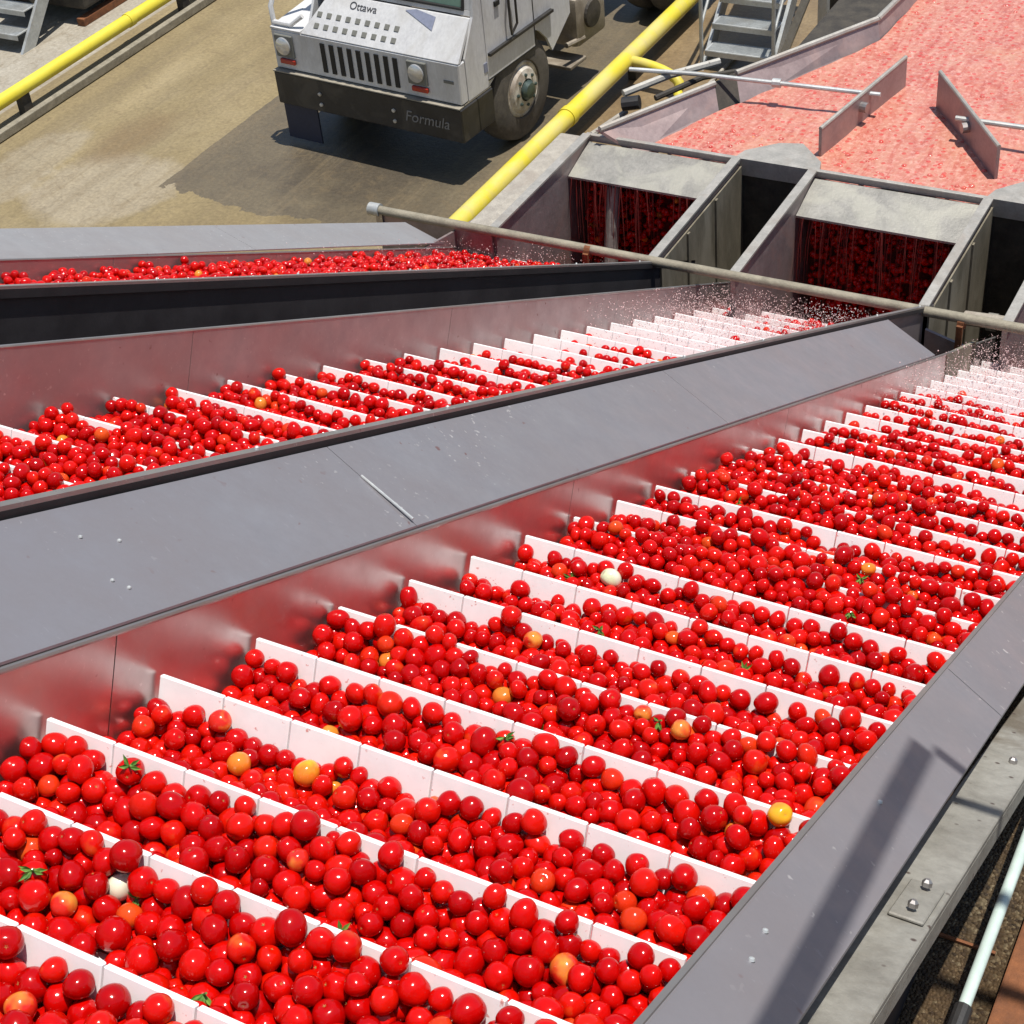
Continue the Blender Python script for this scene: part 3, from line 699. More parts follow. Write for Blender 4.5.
def many(name, Wd, rad, mat, nu=12, nv=8, seed=1, aspect=(.92, 1.26)):
    r = np.random.default_rng(seed); V, F = sphere_template(nu, nv); n = len(Wd)
    V = V*(1+.035*np.sin(V[:, 0]*2.6+1)+.03*np.sin(V[:, 1]*3.1+V[:, 2]*2))[:, None]
    sc = np.stack([rad*r.uniform(.95, 1.03, n), rad*r.uniform(.95, 1.03, n), rad*r.uniform(*aspect, n)], 1)
    Rm = rand_rot(r, n)
    vv = np.einsum('nij,nvj->nvi', Rm, V[None]*sc[:, None, :])+Wd[:, None, :]
    ff = (F[None]+(np.arange(n)*len(V))[:, None, None]).reshape(-1, 3)
    me = bpy.data.meshes.new(name); nvt = n*len(V)
    me.vertices.add(nvt); me.vertices.foreach_set('co', vv.reshape(-1).astype(np.float32))
    me.loops.add(ff.size); me.loops.foreach_set('vertex_index', ff.reshape(-1).astype(np.int32))
    me.polygons.add(len(ff)); me.polygons.foreach_set('loop_start', np.arange(0, ff.size, 3, dtype=np.int32))
    me.update(calc_edges=True); me.shade_smooth(); me.materials.append(mat)
    o = bpy.data.objects.new(name, me); COL.objects.link(o); return o
# visible score for near belt
Wd, rad, PL, cc = sets[0]
px, py, dp = project(Wd)
G = 512; idb = -np.ones((G, G), int); zo = np.argsort(-dp)
clarr = np.array(clR)
for i in zo:
    x, y, rr = px[i]/2, py[i]/2, 1680*rad[i]/dp[i]/2
    if x < -rr or y < -rr or x > G+rr or y > G+rr: continue
    x0i, x1i, y0i, y1i = int(max(0, x-rr)), int(min(G-1, x+rr))+1, int(max(0, y-rr)), int(min(G-1, y+rr))+1
    if x1i <= x0i or y1i <= y0i: continue
    yy_, xx_ = np.mgrid[y0i:y1i, x0i:x1i]; k = (xx_-x)**2+(yy_-y)**2 < rr*rr
    idb[y0i:y1i, x0i:x1i][k] = i
score = np.bincount(idb[idb >= 0].ravel(), minlength=len(Wd)).astype(float)
# hidden behind nearer cleat or side wall?
P_ = PL+np.array([-1.855, 0, 0]); topn = BELT_N+CL_H
for i in np.nonzero(score > 0)[0]:
    p = P_[i]; prev = clarr[clarr < p[1]-.01]
    if len(prev):
        t = prev[-1]/p[1]; nn = p[2]*t
        if nn < topn-.012: score[i] *= .2
    t = -.49/p[0] if p[0] < -1e-6 else 1
    if t < 1 and p[2]*t < -.905 and p[0] > -.49: score[i] = 0
rank = np.argsort(-score); NI = 290
near_ids = [i for i in rank[:NI] if score[i] > 0]
# special fruit picked by place in the picture
special = {}
def pick(x, y, kind, lab, tol=40):
    d = np.hypot(px-x, py-y)-np.minimum(score, 120)*.12
    d[score < .62*math.pi*(1680*rad/dp/2)**2] = 1e9
    for j in np.argsort(d)[:12]:
        if j not in special: special[j] = (kind, lab); return
pick(110, 890, 'tom_pale', 'pale greenish white unripe tomato among the red ones near the bottom left')
pick(320, 755, 'tom_yellow', 'yellow tomato on the heap in the fifth white row, left of centre')
pick(224, 772, 'tom_yellow', 'yellow tomato lying flat against a white cleat, lower left')
pick(607, 585, 'tom_pale', 'small cream coloured tomato in the middle of the near elevator')
pick(300, 843, 'tom_blush', 'orange blushed tomato beside a white cleat in the lower left part')
pick(62, 903, 'tom_blush', 'orange blushed tomato at the left edge below the pale unripe one')
pick(797, 815, 'tom_yellow', 'yellow tomato at the right wall just above the wide white cleat end')
pick(675, 745, 'tom_blush', 'orange patched tomato in the right middle heap')
pick(210, 715, 'tom_blush', 'orange topped tomato high on the left heap')
pick(870, 562, 'tom_yellow', 'tiny yellow tomato far up the near elevator towards the right')
pick(650, 720, 'tom_blush', 'orange streaked tomato under the middle white cleat')
pick(555, 965, 'tom_blush', 'orange marked tomato at the lower middle of the frame')
pick(10, 995, 'tom_blush', 'orange blushed tomato at the very bottom left corner')
pick(535, 640, 'tom_blush', 'orange tinged tomato just above the centre of the near heap')
ids = list(dict.fromkeys(list(special.keys())+near_ids))[:300]
# shapes shared by the single fruit: body + little stem scar
def tomato_proto(k):
    r = np.random.default_rng(100+k); V, F = sphere_template(24, 16, .16)
    V = V*(1+.03*np.sin(V[:, 0]*2.6+k)+.03*np.sin(V[:, 1]*3.1+V[:, 2]*2+k))[:, None]*np.array([1, r.uniform(.92, 1.0), [1.0, 1.12, .93, 1.05, 1.2][k]])
    me = bpy.data.meshes.new('tomato'); me.from_pydata(V.tolist(), [], F.tolist()); me.shade_smooth()
    me.materials.append(M['tomato']); return me
PR = [tomato_proto(k) for k in range(5)]
sb = bmesh.new()
for i in range(5):
    a = 2*math.pi*i/5; c0 = sb.verts.new((.03*math.cos(a-1), .03*math.sin(a-1), .86)); c1 = sb.verts.new((.15*math.cos(a), .15*math.sin(a), .93)); c2 = sb.verts.new((.03*math.cos(a+1), .03*math.sin(a+1), .87)); sb.faces.new((c0, c1, c2))
SC = bpy.data.meshes.new('stem_scar'); sb.to_mesh(SC); sb.free(); SC.materials.append(plain('stem_scar_tan', (.36, .22, .06), .7))
root_t = bpy.data.objects.new('tomato', PR[0]); COL.objects.link(root_t)
scar_t = bpy.data.objects.new('stem_scar', SC); COL.objects.link(scar_t); scar_t.parent = root_t
comp = sorted(set(int((PL[i, 1]-PH)//PITCH) for i in ids)); cname = {}
ordn = ['first', 'second', 'third', 'fourth', 'fifth', 'sixth', 'seventh', 'eighth', 'ninth', 'tenth', 'eleventh', 'twelfth', 'thirteenth', 'fourteenth', 'fifteenth', 'sixteenth', 'seventeenth', 'eighteenth', 'nineteenth', 'twentieth']
for q, k in enumerate(comp): cname[k] = ordn[min(q, 19)]
zone = ['against the left steel wall', 'left of the middle', 'at the middle', 'right of the middle', 'by the right wall']
rr_ = random.Random(5); first = True
sizes = rad[ids]; lo_, hi_ = np.percentile(sizes, 25), np.percentile(sizes, 75)
for i in ids:
    if first: o, sc_ = root_t, scar_t; first = False
    else:
        o = root_t.copy(); COL.objects.link(o); sc_ = scar_t.copy(); COL.objects.link(sc_); sc_.parent = o
    k = rr_.choice([0, 0, 0, 2, 3, 3, 1, 4]); o.data = PR[k]
    sc_.scale = (1, 1, [1.0, 1.12, .93, 1.05, 1.2][k])
    o.location = Vector(Wd[i]); o.scale = [rad[i]]*3
    q = rng.normal(size=4); q /= np.linalg.norm(q); o.rotation_mode = 'QUATERNION'; o.rotation_quaternion = q
    if i in special:
        kd, lab = special[i]; o.data = PR[0].copy() if False else o.data
        me = o.data.copy(); me.name = 'tomato'; me.materials.clear(); me.materials.append(M[kd]); o.data = me
        tag(o, lab, 'tomato', 'tomatoes riding on the near elevator')
    else:
        ci = int((PL[i, 1]-PH)//PITCH); z_ = min(4, int(PL[i, 0]/WID*5)); size = 'small' if rad[i] < lo_ else ('large' if rad[i] > hi_ else 'medium')
        hgt = 'high' if PL[i, 2]-BELT_N > .13 else 'low'
        tag(o, '%s red tomato %s %s, %s row from the bottom' % (size, hgt, zone[z_], cname[ci]), 'tomato', 'tomatoes riding on the near elevator')
mask = np.ones(len(Wd), bool); mask[ids] = False
nearm = mask & (PL[:, 1] < 4.6); farm = mask & (PL[:, 1] >= 4.6)
# the rest of every belt as one mass per belt
allW = np.concatenate([Wd[mask], sets[1][0], sets[2][0]]); allR = np.concatenate([rad[mask], sets[1][1], sets[2][1]])
o = many('tomato_heap', allW, allR, M['tomatoes'], 16, 10, 21); tag(o, 'countless wet red tomatoes heaped between the white cleats of all three elevators', 'tomatoes', kind='stuff')

# green calyx sprigs
sprigs = [(128, 905), (140, 780), (345, 665), (570, 572), (40, 875), (500, 735), (655, 718), (855, 615), (600, 640), (30, 905), (200, 995), (860, 575), (735, 500), (345, 940), (745, 675), (545, 735)]
where = ['beside the pale unripe tomato', 'on the lower left heap near the first tall white cleat', 'on the left heap under the grey sheet', 'near the cream coloured tomato', 'at the left edge of the heap', 'in the middle heap', 'under the middle cleat', 'far up by the right wall', 'just above the picture centre', 'low at the left edge', 'at the bottom left above a cleat', 'high up towards the right', 'far up in the middle', 'in the lower middle heap', 'by the right hand heap', 'at the centre heap crest']
for (x, y), w in zip(sprigs, where):
    d = np.hypot(px-x, py-y); d[score < 6] = 1e9; i = int(np.argmin(d))
    b = MB(); c = Vector(Wd[i]); tocam = (Vector((0, 0, H))-c).normalized(); c = c+(tocam*.6+Vector((0, 0, .4))).normalized()*rad[i]*1.02
    rr2 = random.Random(i)
    for k in range(6):
        a = rr2.uniform(0, 6.28); L = rr2.uniform(.012, .026); t1 = tocam.cross(Vector((0, 0, 1))).normalized(); t2 = t1.cross(tocam)
        d1 = t1*math.cos(a)+t2*math.sin(a)+tocam*rr2.uniform(0, .5); sd = d1.cross(tocam).normalized()*.0035
        b.plate([c-sd*.4, c+d1*L*.5-sd+tocam*.003, c+d1*L, c+d1*L*.5+sd+tocam*.003, c+sd*.4], tocam*-.0012)
    b.tube([c, c+tocam*.008+Vector((.006, 0, .006))], .0018, 6)
    tag(b.build('calyx_sprig', M['leaf']), 'green tomato calyx sprig '+w, 'leaf', 'green sprigs caught among the tomatoes')

# tomatoes bobbing in the flume, and falling into the hopper mouths
n = 3600; xs = rng.uniform(-4.6, 3.2, n); ys_ = 9.42+9.2*rng.random(n)**1.6
le = np.array([left_edge(y)+.05 for y in ys_]); k = xs > le
Wf = np.stack([xs, ys_, np.full(n, ZW+H-.010)+rng.uniform(-.018, -.002, n)], 1)[k]
o = many('floating_tomatoes', Wf, rng.uniform(.016, .024, len(Wf)), M['dull_tom'], 10, 6, 31); tag(o, 'tomatoes bobbing half sunk in the pink foam of the flume', 'tomatoes', kind='stuff')
Fp = []; 
for xl, xr in ((-4.9, -3.88), (-3.28, -2.20), (-1.66, -.6)):
    m_ = 1000; x = rng.uniform(xl+.03, xr-.03, m_); z = ZT-.16-.95*rng.random(m_); y = 9.27-.12*rng.random(m_)**2-.10*((ZT-z)/1.2)
    Fp.append(np.stack([x, y, z+H], 1))
    m_ = 420; x = rng.uniform(xl+.04, xr-.04, m_); y = rng.uniform(8.1, 9.2, m_)
    z = -5.96-.47*(y-8.3)*1.0+rng.uniform(-.02, .05, m_); Fp.append(np.stack([x, y, z+H], 1))
Fp = np.concatenate(Fp)
o = many('falling_tomatoes', Fp, rng.uniform(.015, .023, len(Fp)), M['tomatoes'], 10, 6, 41); tag(o, 'wet tomatoes tumbling down the dark mouths of the hoppers', 'tomatoes', kind='stuff')
# running water ropes in the mouths
st = MB()
for xl, xr in ((-4.9, -3.88), (-3.28, -2.20), (-1.66, -.6)):
    for q in range(60):
        x = random.uniform(xl, xr); y = 9.02+random.uniform(-.01, .1); z = ZT-.14; L = random.uniform(.3, .85); wv = random.uniform(-.02, .02)
        st.tube([W(x, y, z), W(x+wv, y-.03, z-L*.4), W(x+wv*1.5, y-.04, z-L)], [.0035, random.uniform(.0015, .0035), .001], 5)
tag(st.build('water_ropes', plain('juicy_water', (.20, .035, .03), .12), smooth=True), 'thin ropes of reddish water running off the spill plates', 'water', kind='stuff')
# splash droplets over the feet of the elevators
def droplets():
    pts = []
    for x0, s0, s1, m_ in ((-1.855, 7.3, 10.0, 22000), (-3.53, 7.7, 10.0, 20000), (-5.2, 7.4, 10.0, 7000)):
        s = s0+(s1-s0)*rng.random(m_)**.6; u = x0+rng.uniform(.02, WID-.02, m_); nn = BELT_N+.05+.24*rng.random(m_)**2.2
        pts.append(np.stack([u, s*math.cos(TH)+nn*math.sin(TH), -s*math.sin(TH)+nn*math.cos(TH)+H], 1))
    return np.concatenate(pts)
dpz = droplets()
o = many('water_splash', dpz, rng.uniform(.0008, .0036, len(dpz))*(rng.random(len(dpz))*.6+.5), M['water_drop'], 5, 4, 51, (.9, 1.5)); tag(o, 'pinkish water splash dancing over the feet of the elevators', 'splash', kind='stuff')

# ------------------------------------------------------------------ yellow guard pipes
def pipe(x, y0, y1, r, mat, lab, under):
    e = empty('guard_pipe', W(x, y0, -8.3)); tag(e, lab, 'pipe', 'yellow guard pipes along the truck lane')
    b = MB(); b.tube([W(x, y0, -8.3+.30), W(x, y1, -8.3+.30)], r, 18); b.build('pipe', mat, e, world=True, smooth=True)
    yk = y0+1.7
    while yk < y1:
        b = MB(); b.tube([W(x, yk, -8.0), W(x, yk+.10, -8.0)], r*1.12, 18); b.build('coupling', mat, e, world=True, smooth=True); yk += 3.7
    y = y0+.9
    while y < y1:
        b = MB(); b.box(W(x, y, -8.3+.12), (.10, .14, .236)); b.build('saddle', M['chassis'], e, world=True); y += 3.1
    if under:
        b = MB(); b.box(W(x+.20, (y0+y1)/2, -8.3+.06), (.09, y1-y0, .10), bev=.01); b.build('kerb_angle', M['cord'], e, world=True)
    return e
pipe(-14.3, 6, 30, .08, M['yellow'], 'bright yellow guard pipe at the far left side of the truck lane', True)
pR = pipe(-7.83, 9, 30, .098, M['yellow_worn'], 'worn yellow guard pipe between the truck and the flume', False)
b = MB()
pts = []
for k in range(9):
    a = math.pi/2*k/8*1.15; pts.append(W(-7.75+.62*math.sin(a), 15.9-.15*k/8, -8.0-.10*(1-math.cos(a))*1.6))
b.tube([W(-7.83, 15.9, -8.0)]+pts+[W(-7.02, 15.55, -8.28)], .058, 12); b.build('elbow', M['yellow_worn'], pR, world=True, smooth=True)
b = MB(); b.tube([W(-6.95, 15.1, -8.27), W(-6.93, 17.2, -8.27)], .02, 8); tag(b.build('hose', M['ledge'], smooth=True), 'thin pale hose on the brown mud beside the worn yellow pipe', 'hose')

# ------------------------------------------------------------------ stairs
def stairs(loc, width, n, rise, run, lab, rail=True):
    e = empty('steel_stairs', loc); tag(e, lab, 'stairs', 'galvanised stairs up from the yard')
    L = n*run+.1
    for sx in (-1, 1):
        x = sx*width/2
        b = MB(); b.plate([(x-.02, -.05, 0), (x-.02, .20, 0), (x-.02, n*run+.2, n*rise-.02), (x-.02, n*run-.02, n*rise+.06)], (.04, 0, 0)); b.build('stringer', M['galv'], e)
        if rail:
            b = MB(); b.tube([(x+sx*.03, .02, .02), (x+sx*.03, .02+.0, .95)], .024, 8)
            b.tube([(x+sx*.03, .02, .93), (x+sx*.03, n*run, n*rise+.93)], .024, 8)
            b.tube([(x+sx*.03, n*run, n*rise), (x+sx*.03, n*run, n*rise+.93)], .024, 8)
            b.tube([(x+sx*.03, .02, .5), (x+sx*.03, n*run, n*rise+.5)], .018, 8); b.build('handrail', M['galv'], e, smooth=True)
    for k in range(n):
        z = rise*(k+1); y = run*(k+.5)
        b = MB(); b.box((0, y, z), (width-.05, .25, .012)); b.box((0, y-.125, z-.03), (width-.05, .008, .06)); b.box((0, y+.125, z-.03), (width-.05, .008, .05))
        for q in range(9): b.box((0, y-.10+q*.025, z+.009), (width-.1, .006, .008))
        b.build('tread', M['galv'], e)
    return e
stairs(W(-6.78, 16.55, -8.3), .80, 9, .225, .22, 'galvanised stairs at the top right, beside the flume wall')
stairs(W(-15.95, 14.45, -8.3), .85, 9, .225, .22, 'greenish grey stairs cut off by the top left corner', rail=False)
# dark machinery skids behind the stairs
def skid(loc, d, lab):
    e = empty('machinery_skid', loc); tag(e, lab, 'machinery', 'dark machinery at the yard edges')
    b = MB(); b.box((0, 0, d[2]/2+.1), (d[0], d[1], d[2]-.2), bev=.04); b.build('housing', M['chassis'], e)
    for sx in (-1, 1):
        b = MB(); b.box((sx*(d[0]/2-.08), 0, .05), (.12, d[1]+.1, .10), bev=.01); b.build('skid_rail', M['rust'], e)
    b = MB(); b.tube([(-d[0]*.3, -d[1]/2-.08, .3), (d[0]*.3, -d[1]/2-.08, .45)], .06, 10); b.build('drive_shaft', M['rust'], e, smooth=True)
    b = MB(); b.lathe([(.16, 0), (.16, .08), (.05, .10)], (d[0]*.12, -d[1]/2-.10, .4), 'Y', 18); b.build('pulley', M['cord'], e, smooth=True)
    b = MB(); b.box((0, 0, d[2]+.03), (d[0]*.5, d[1]*.5, .10), bev=.02); b.build('lid', M['bumper'], e)
    return e
skid(W(-16.2, 18.4, -8.3), (1.9, 6.0, .9), 'dark greasy machinery beyond the left yellow pipe')
skid(W(-5.2, 18.6, -8.3), (1.6, 2.6, 1.1), 'dark machinery between the right stairs and the flume wall')
b = MB(); b.box((0, 0, 1.1), (.10, .10, 2.2)); b.box((.0, -.3, 1.2), (.08, .08, 2.3), rot=Matrix.Rotation(R(20), 3, 'Y'))
o = b.build('steel_post', M['galv']); o.location = W(-5.9, 16.9, -8.3); tag(o, 'braced grey steel post standing between the stairs and the flume', 'post')

# ------------------------------------------------------------------ yard truck
tk = empty('yard_truck', W(-9.62, 13.36, -8.3), (0, 0, R(-5.1)))
tag(tk, 'white yard tractor truck with a dark bumper parked on the wet lane', 'truck')
# local: x right in the picture, y to the rear, z up; front face at y=0; half width 1.23
HW = 1.23
b = MB()
b.plate([(-HW, 0, .47), (HW, 0, .47), (HW, 0, .84), (-HW, 0, .84)], (0, .30, 0))
b.plate([(HW-.10, .30, .47), (HW, .30, .47), (HW, .30, .84), (HW-.10, .30, .84)], (0, .28, 0))
b.plate([(-HW, .30, .47), (-HW+.10, .30, .47), (-HW+.10, .30, .84), (-HW, .30, .84)], (0, .28, 0))
bu = b.build('bumper', M['bumper'], tk, bevel=.012)
b = MB(); b.box((0, .03, .852), (2*HW-.02, .09, .012)); b.box((HW-.06, .33, .852), (.09, .48, .012)); b.build('top_lip', M['bumper_top'], bu)
for x in (-.62, .36):
    for z in (.56, .68):
        b = MB(); b.lathe([(.0, .0), (.022, 0), (.02, -.014), (.008, -.018)], (x, -.001, z), 'Y', 10); b.build('bolt', M['rimw'], bu)
# cab body
X0, X1 = -.80, HW-.015
bodyprof = []
b = MB()
# lower fascia full width
b.plate([(-HW+.02, .05, .865), (X1, .05, .865), (X1, .05, 1.30), (-HW+.02, .05, 1.30)], (0, .12, 0))
fascia = b.build('fascia', M['truckwhite'], tk, bevel=.012)
b = MB()
# hood: slopes back to the windscreen base, right-hand wide part
b.plate([(X0, .05, 1.305), (X1, .05, 1.305), (X1-.03, .36, 1.66), (X0+.22, .36, 1.66)], (0, .05, -.012))
hood = b.build('hood', M['truckwhite'], tk, bevel=.006)
# side walls
def side(x, th):
    t = MB()
    arch = [(x, 1.16+.62*math.cos(math.pi*(1-k/10)), .56+.62*math.sin(math.pi*k/10)) for k in range(11)]
    t.plate([(x, .175, .865)]+[(x, .54, .865)]+arch[2:-1]+[(x, 2.14, 1.02), (x, 2.14, 2.86), (x, .60, 2.86), (x, .38, 1.665), (x, .175, 1.31)], (th, 0, 0))
    return t
side(X1, -.03).build('right_side', M['truckwhite'], tk)
side(X0, .03).build('left_side', M['truckwhite'], tk)
b = MB(); b.plate([(X0+.035, .38, 1.67), (X1-.035, .38, 1.67), (X1-.035, .395, 1.72), (X0+.035, .395, 1.72)], (0, .04, 0)); b.build('windscreen_sill', M['truckwhite'], tk)
b = MB(); b.plate([(X0+.12, .40, 1.725), (X1-.12, .40, 1.725), (X1-.16, .60, 2.72), (X0+.16, .60, 2.72)], (0, .02, 0)); ws = b.build('windscreen', M['glass'], tk)
b = MB(); q = [(X0+.12, .395, 1.725), (X1-.12, .395, 1.725), (X1-.16, .595, 2.72), (X0+.16, .595, 2.72)]
b.tube(q+[q[0]], .022, 8); b.build('gasket', M['slot'], ws)
b = MB()
for xa, xb in ((X0+.03, X0+.12), (X1-.12, X1-.03)): b.plate([(xa, .40, 1.725), (xb, .40, 1.725), (xb, .62, 2.80), (xa, .62, 2.80)], (0, .04, 0))
b.build('pillar', M['truckwhite'], tk)
b = MB(); b.box(((X0+X1)/2, 1.36, 2.88), (X1-X0+.06, 1.62, .09), bev=.03); b.build('roof', M['truckwhite'], tk)
b = MB(); b.box(((X0+X1)/2, 2.12, 1.95), (X1-X0-.07, .04, 1.78)); b.build('rear_wall', M['truckwhite'], tk)
# door details on right side
b = MB(); b.plate([(X1+.001, .62, 1.95), (X1+.001, 1.35, 1.95), (X1+.001, 1.35, 2.70), (X1+.001, .72, 2.70)], (.004, 0, 0)); b.build('side_window', M['glass'], tk)
dr = MB(); dr.box((X1+.004, .98, 1.42), (.008, .88, .96), bev=.003, seg=1); dr = dr.build('door', M['truckwhite'], tk)
b = MB(); b.box((X1+.009, .98, .935), (.004, .90, .014)); b.box((X1+.009, 1.425, 1.42), (.004, .014, .96)); b.build('door_gap', M['slot'], dr)
b = MB(); b.tube([(X1+.03, .98, 1.78), (X1+.06, .93, 1.7), (X1+.06, .93, 1.35), (X1+.03, .98, 1.25), (X1+.06, 1.05, 1.35), (X1+.06, 1.05, 1.7), (X1+.03, .98, 1.78)], .014, 8); b.build('grab_loop', M['bumper'], dr)
b = MB(); b.box((X1+.015, .78, 1.66), (.03, .08, .05)); b.build('handle', M['slot'], dr)
b = MB(); b.box((X1+.002, .55, 1.08), (.006, .14, .10)); b.build('emblem_plate', M['stripe'], tk)
# grille slots and louvers (raised frames with dark recess)
for k in range(9):
    b = MB(); x = -.52+k*.118; b.box((x, .046, 1.085), (.055, .012, .32)); b.build('grille_slot', M['slot'], fascia)
n_ = Vector((0, -.355, .31)).normalized()
for k in range(9):
    x = -.62+k*.125
    for f in (.24, .50):
        c = Vector((x, .05+.31*f, 1.305+.355*f))+n_*.002
        b = MB(); b.box(c, (.06, .012, .06), rot=Matrix.Rotation(R(-41.1), 3, 'X'), bev=.004, seg=1); b.build('louver', M['louver'], hood)
# stripe on hood right
b = MB(); P0 = lambda x, f, e=.004: Vector((x, .05+.31*f, 1.305+.355*f))+n_*e
b.plate([P0(.42, .93), P0(.80, .60), P0(.80, .90), P0(.55, .99)], n_*.003); b.build('stripe_decal', M['stripe'], hood)
def text(s, size, mat, parent, M4, name='lettering', shear=0):
    cu = bpy.data.curves.new(name, 'FONT'); cu.body = s; cu.size = size; cu.extrude = .002; cu.shear = shear; cu.align_x = 'CENTER'
    t = bpy.data.objects.new('t', cu); COL.objects.link(t)
    dg = bpy.context.evaluated_depsgraph_get(); dg.update(); me = bpy.data.meshes.new_from_object(t.evaluated_get(dg)); me.name = name
    bpy.data.objects.remove(t); bpy.data.curves.remove(cu); me.transform(M4); me.materials.clear(); me.materials.append(mat)
    o = bpy.data.objects.new(name, me); COL.objects.link(o); o.parent = parent; return o
Mx = Matrix.Rotation(R(90), 4, 'X')
text('Formula', .17, M['decal_w'], bu, Matrix.Translation((.78, -.004, .60)) @ Mx, shear=.25)
Mh = Matrix.Translation(P0(-.10, .74, .003)) @ Matrix.Rotation(R(48.9), 4, 'X')
text('Ottawa', .115, M['decal'], hood, Mh)
# headlights: dark bezel, round glass, red marker below
for x in (-1.04, .70):
    b = MB(); b.box((x, .038, 1.135), (.24, .03, .25), bev=.008, seg=1); hl = b.build('headlight', M['louver'], tk)
    b = MB(); b.lathe([(.098, 0), (.095, -.02), (.06, -.035), (0.001, -.04)], (x, .024, 1.14), 'Y', 24); b.build('lens', M['lens'], hl, smooth=True)
    b = MB(); b.box((x+.02, .032, .965), (.20, .035, .055), bev=.008, seg=1); b.build('marker_lamp', M['redlens'], hl)
b = MB(); b.box((1.08, .046, 1.10), (.12, .006, .03)); b.build('badge', M['louver'], fascia)
# left fender top and mirror bracket
b = MB(); b.plate([(-HW+.02, .05, 1.302), (X0-.002, .05, 1.302), (X0-.002, .75, 1.36), (-HW+.02, .75, 1.36)], (0, 0, .02)); fd = b.build('left_fender', M['truckwhite'], tk)
b = MB(); b.tube([(-HW+.04, .10, 1.32), (-HW+.02, .12, 1.52), (-HW+.03, .25, 1.72), (-HW+.2, .50, 1.80), (X0+.02, .55, 1.82)], .028, 8); b.tube([(-HW+.04, .10, 1.36), (-.95, .10, 1.36), (X0-.01, .14, 1.46)], .026, 8); b.build('mirror_bracket', M['truckwhite'], tk, smooth=True)
# wheels
def wheel(x, y, sgn, rear=False):
    w = empty_child('wheel', tk)
    b = MB(); b.lathe([(.30, -sgn*.30), (.47, -sgn*.30), (.54, -sgn*.27), (.56, -sgn*.20), (.56, -sgn*.10), (.54, -sgn*.03), (.47, 0), (.31, sgn*.0), (.29, -sgn*.05)], (x, y, .56), 'X', 44)
    ty = b.build('tyre', M['tyre'], w, smooth=True)
    b = MB(); d = -.12 if not rear else -.2
    b.lathe([(.30, -sgn*.02), (.285, -sgn*.01), (.27, -sgn*.05), (.22, sgn*(d+.14 if not rear else d)), (.12, sgn*(d+.16 if not rear else d)), (.115, -sgn*.06)], (x, y, .56), 'X', 36); b.build('rim', M['rimw'], w, smooth=True)
    b = MB(); b.lathe([(.11, -sgn*.06), (.105, sgn*.06), (.08, sgn*.09), (.03, sgn*.10)], (x, y, .56), 'X', 20); b.build('hub', M['hub'], w, smooth=True)
    if rear or sgn < 0: return
    for k in range(8):
        b = MB(); a = k*math.pi/4; b.lathe([(.018, 0), (.018, sgn*.03), (.008, sgn*.035)], (x+sgn*.02, y+.165*math.cos(a), .56+.165*math.sin(a)), 'X', 6)
        b.build('lug_nut', M['hub'], w)
def empty_child(name, parent):
    e = bpy.data.objects.new(name, None); COL.objects.link(e); e.parent = parent; return e
wheel(HW-.02, 1.16, 1); wheel(-HW+.02, 1.16, -1)
for s in (1, -1):
    wheel(s*(HW-.0), 4.75, s, True); wheel(s*(HW-.36), 4.75, s, True)
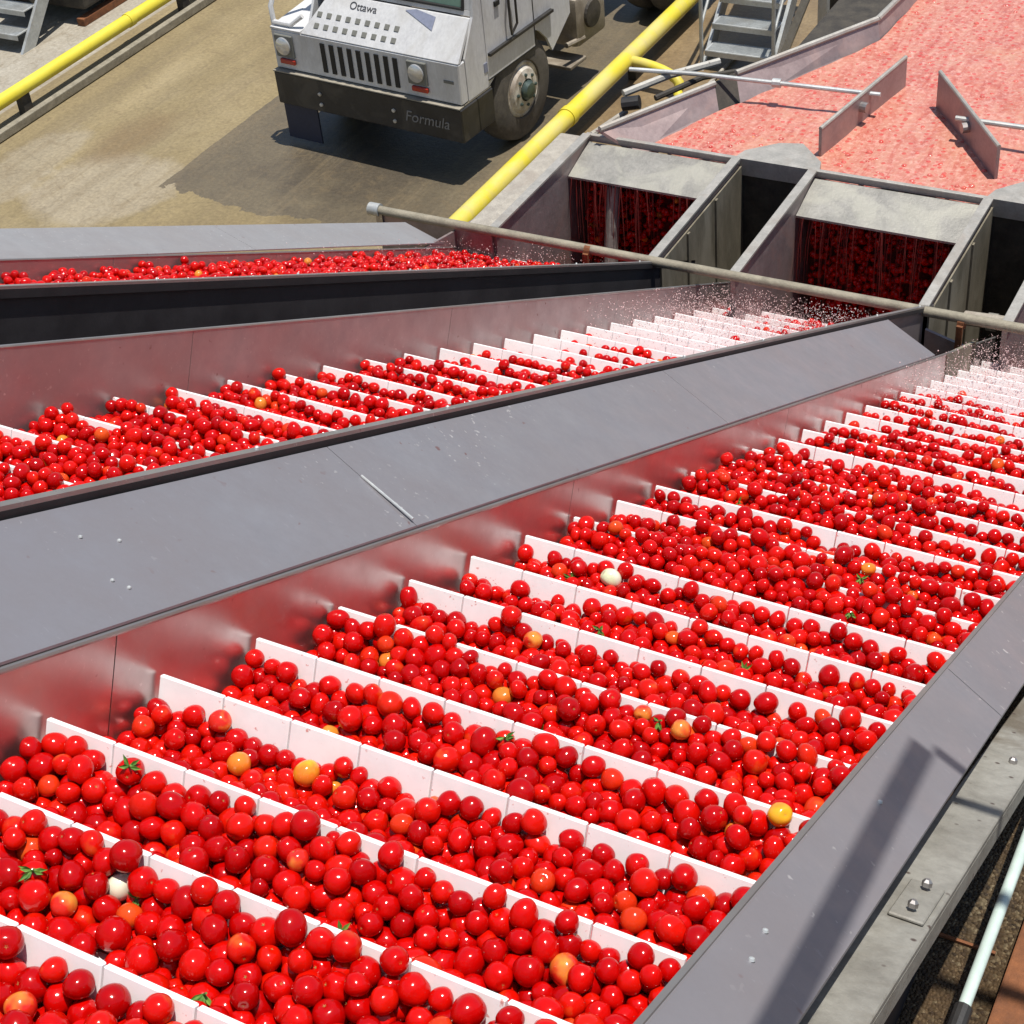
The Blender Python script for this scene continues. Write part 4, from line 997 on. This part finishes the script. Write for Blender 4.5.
# chassis, step, tank, navy panel, fifth wheel
b = MB()
for x in (-.42, .42): b.box((x, 2.9, .80), (.10, 5.6, .24))
b.box((0, .5, .62), (1.9, .5, .2)); b.box((0, 1.16, .53), (2.0, .12, .12)); b.box((0, 4.75, .53), (1.6, .16, .16)); b.build('chassis', M['chassis'], tk)
b = MB(); b.box((HW-.36, 2.62, .80), (.62, .62, .56), bev=.06); tn = b.build('fuel_tank', M['tank'], tk, smooth=True)
b = MB(); b.lathe([(.16, 0), (.15, .03), (.04, .04)], (HW-.05, 2.62, .82), 'X', 20); b.build('tank_cap', M['chassis'], tn)
b = MB(); b.box((HW-.30, 2.30, .36), (.5, .34, .04), bev=.01); b.tube([(HW-.10, 2.15, .62), (HW-.06, 2.45, .60)], .03, 8); b.build('step', M['tank'], tk)
b = MB(); b.box((HW-.05, 1.16, 1.20), (.16, 1.2, .03)); b.build('wheel_arch_rim', M['bumper'], tk)
b = MB(); b.box((-.98, .06, .26), (.46, .02, .42)); b.build('navy_panel', plain('dark_navy', (.02, .025, .05), .6), tk)  # dark navy sheet hanging below the left end of the bumper
b = MB(); b.lathe([(.45, 0), (.45, .05), (.2, .07)], (0, 4.6, .98), 'Z', 28); b.build('fifth_wheel', M['chassis'], tk)
b = MB(); b.box((0, 3.7, 1.05), (1.0, .8, .3), bev=.04); b.build('battery_box', M['chassis'], tk)

# ------------------------------------------------------------------ camera, light, world
cam = bpy.data.cameras.new('camera'); co = bpy.data.objects.new('camera', cam); COL.objects.link(co)
Rm = Matrix([list(RW[0]), list(RW[1]), list(RW[2])])
co.matrix_world = Matrix.Translation((0, 0, H)) @ Rm.to_4x4()
cam.sensor_width = 36; cam.lens = 1680/1024*36; cam.clip_end = 2000; cam.clip_start = .05; scn.camera = co
sd = Vector((.17, .04, 1)).normalized(); el = math.asin(sd.z); az = math.atan2(sd.x, sd.y)
sl = bpy.data.lights.new('sun', 'SUN'); so = bpy.data.objects.new('sun', sl); COL.objects.link(so)
sl.energy = 4.6; sl.angle = R(.53); sl.color = (1, .955, .89)
so.rotation_mode = 'QUATERNION'; so.rotation_quaternion = sd.to_track_quat('Z', 'Y'); so.location = (0, 0, 30)
w = bpy.data.worlds.new('World'); scn.world = w; w.use_nodes = True; nt = w.node_tree
sky = nt.nodes.new('ShaderNodeTexSky'); sky.sky_type = 'NISHITA'; sky.sun_disc = False; sky.sun_elevation = el; sky.sun_rotation = az
bg = nt.nodes['Background']; bg.inputs['Strength'].default_value = .09; nt.links.new(sky.outputs[0], bg.inputs['Color'])
scn.view_settings.view_transform = 'Standard'; scn.view_settings.look = 'None'; scn.view_settings.exposure = .28; scn.view_settings.gamma = 1
for o in list(bpy.data.objects):
    if '_m' in o: del o['_m']
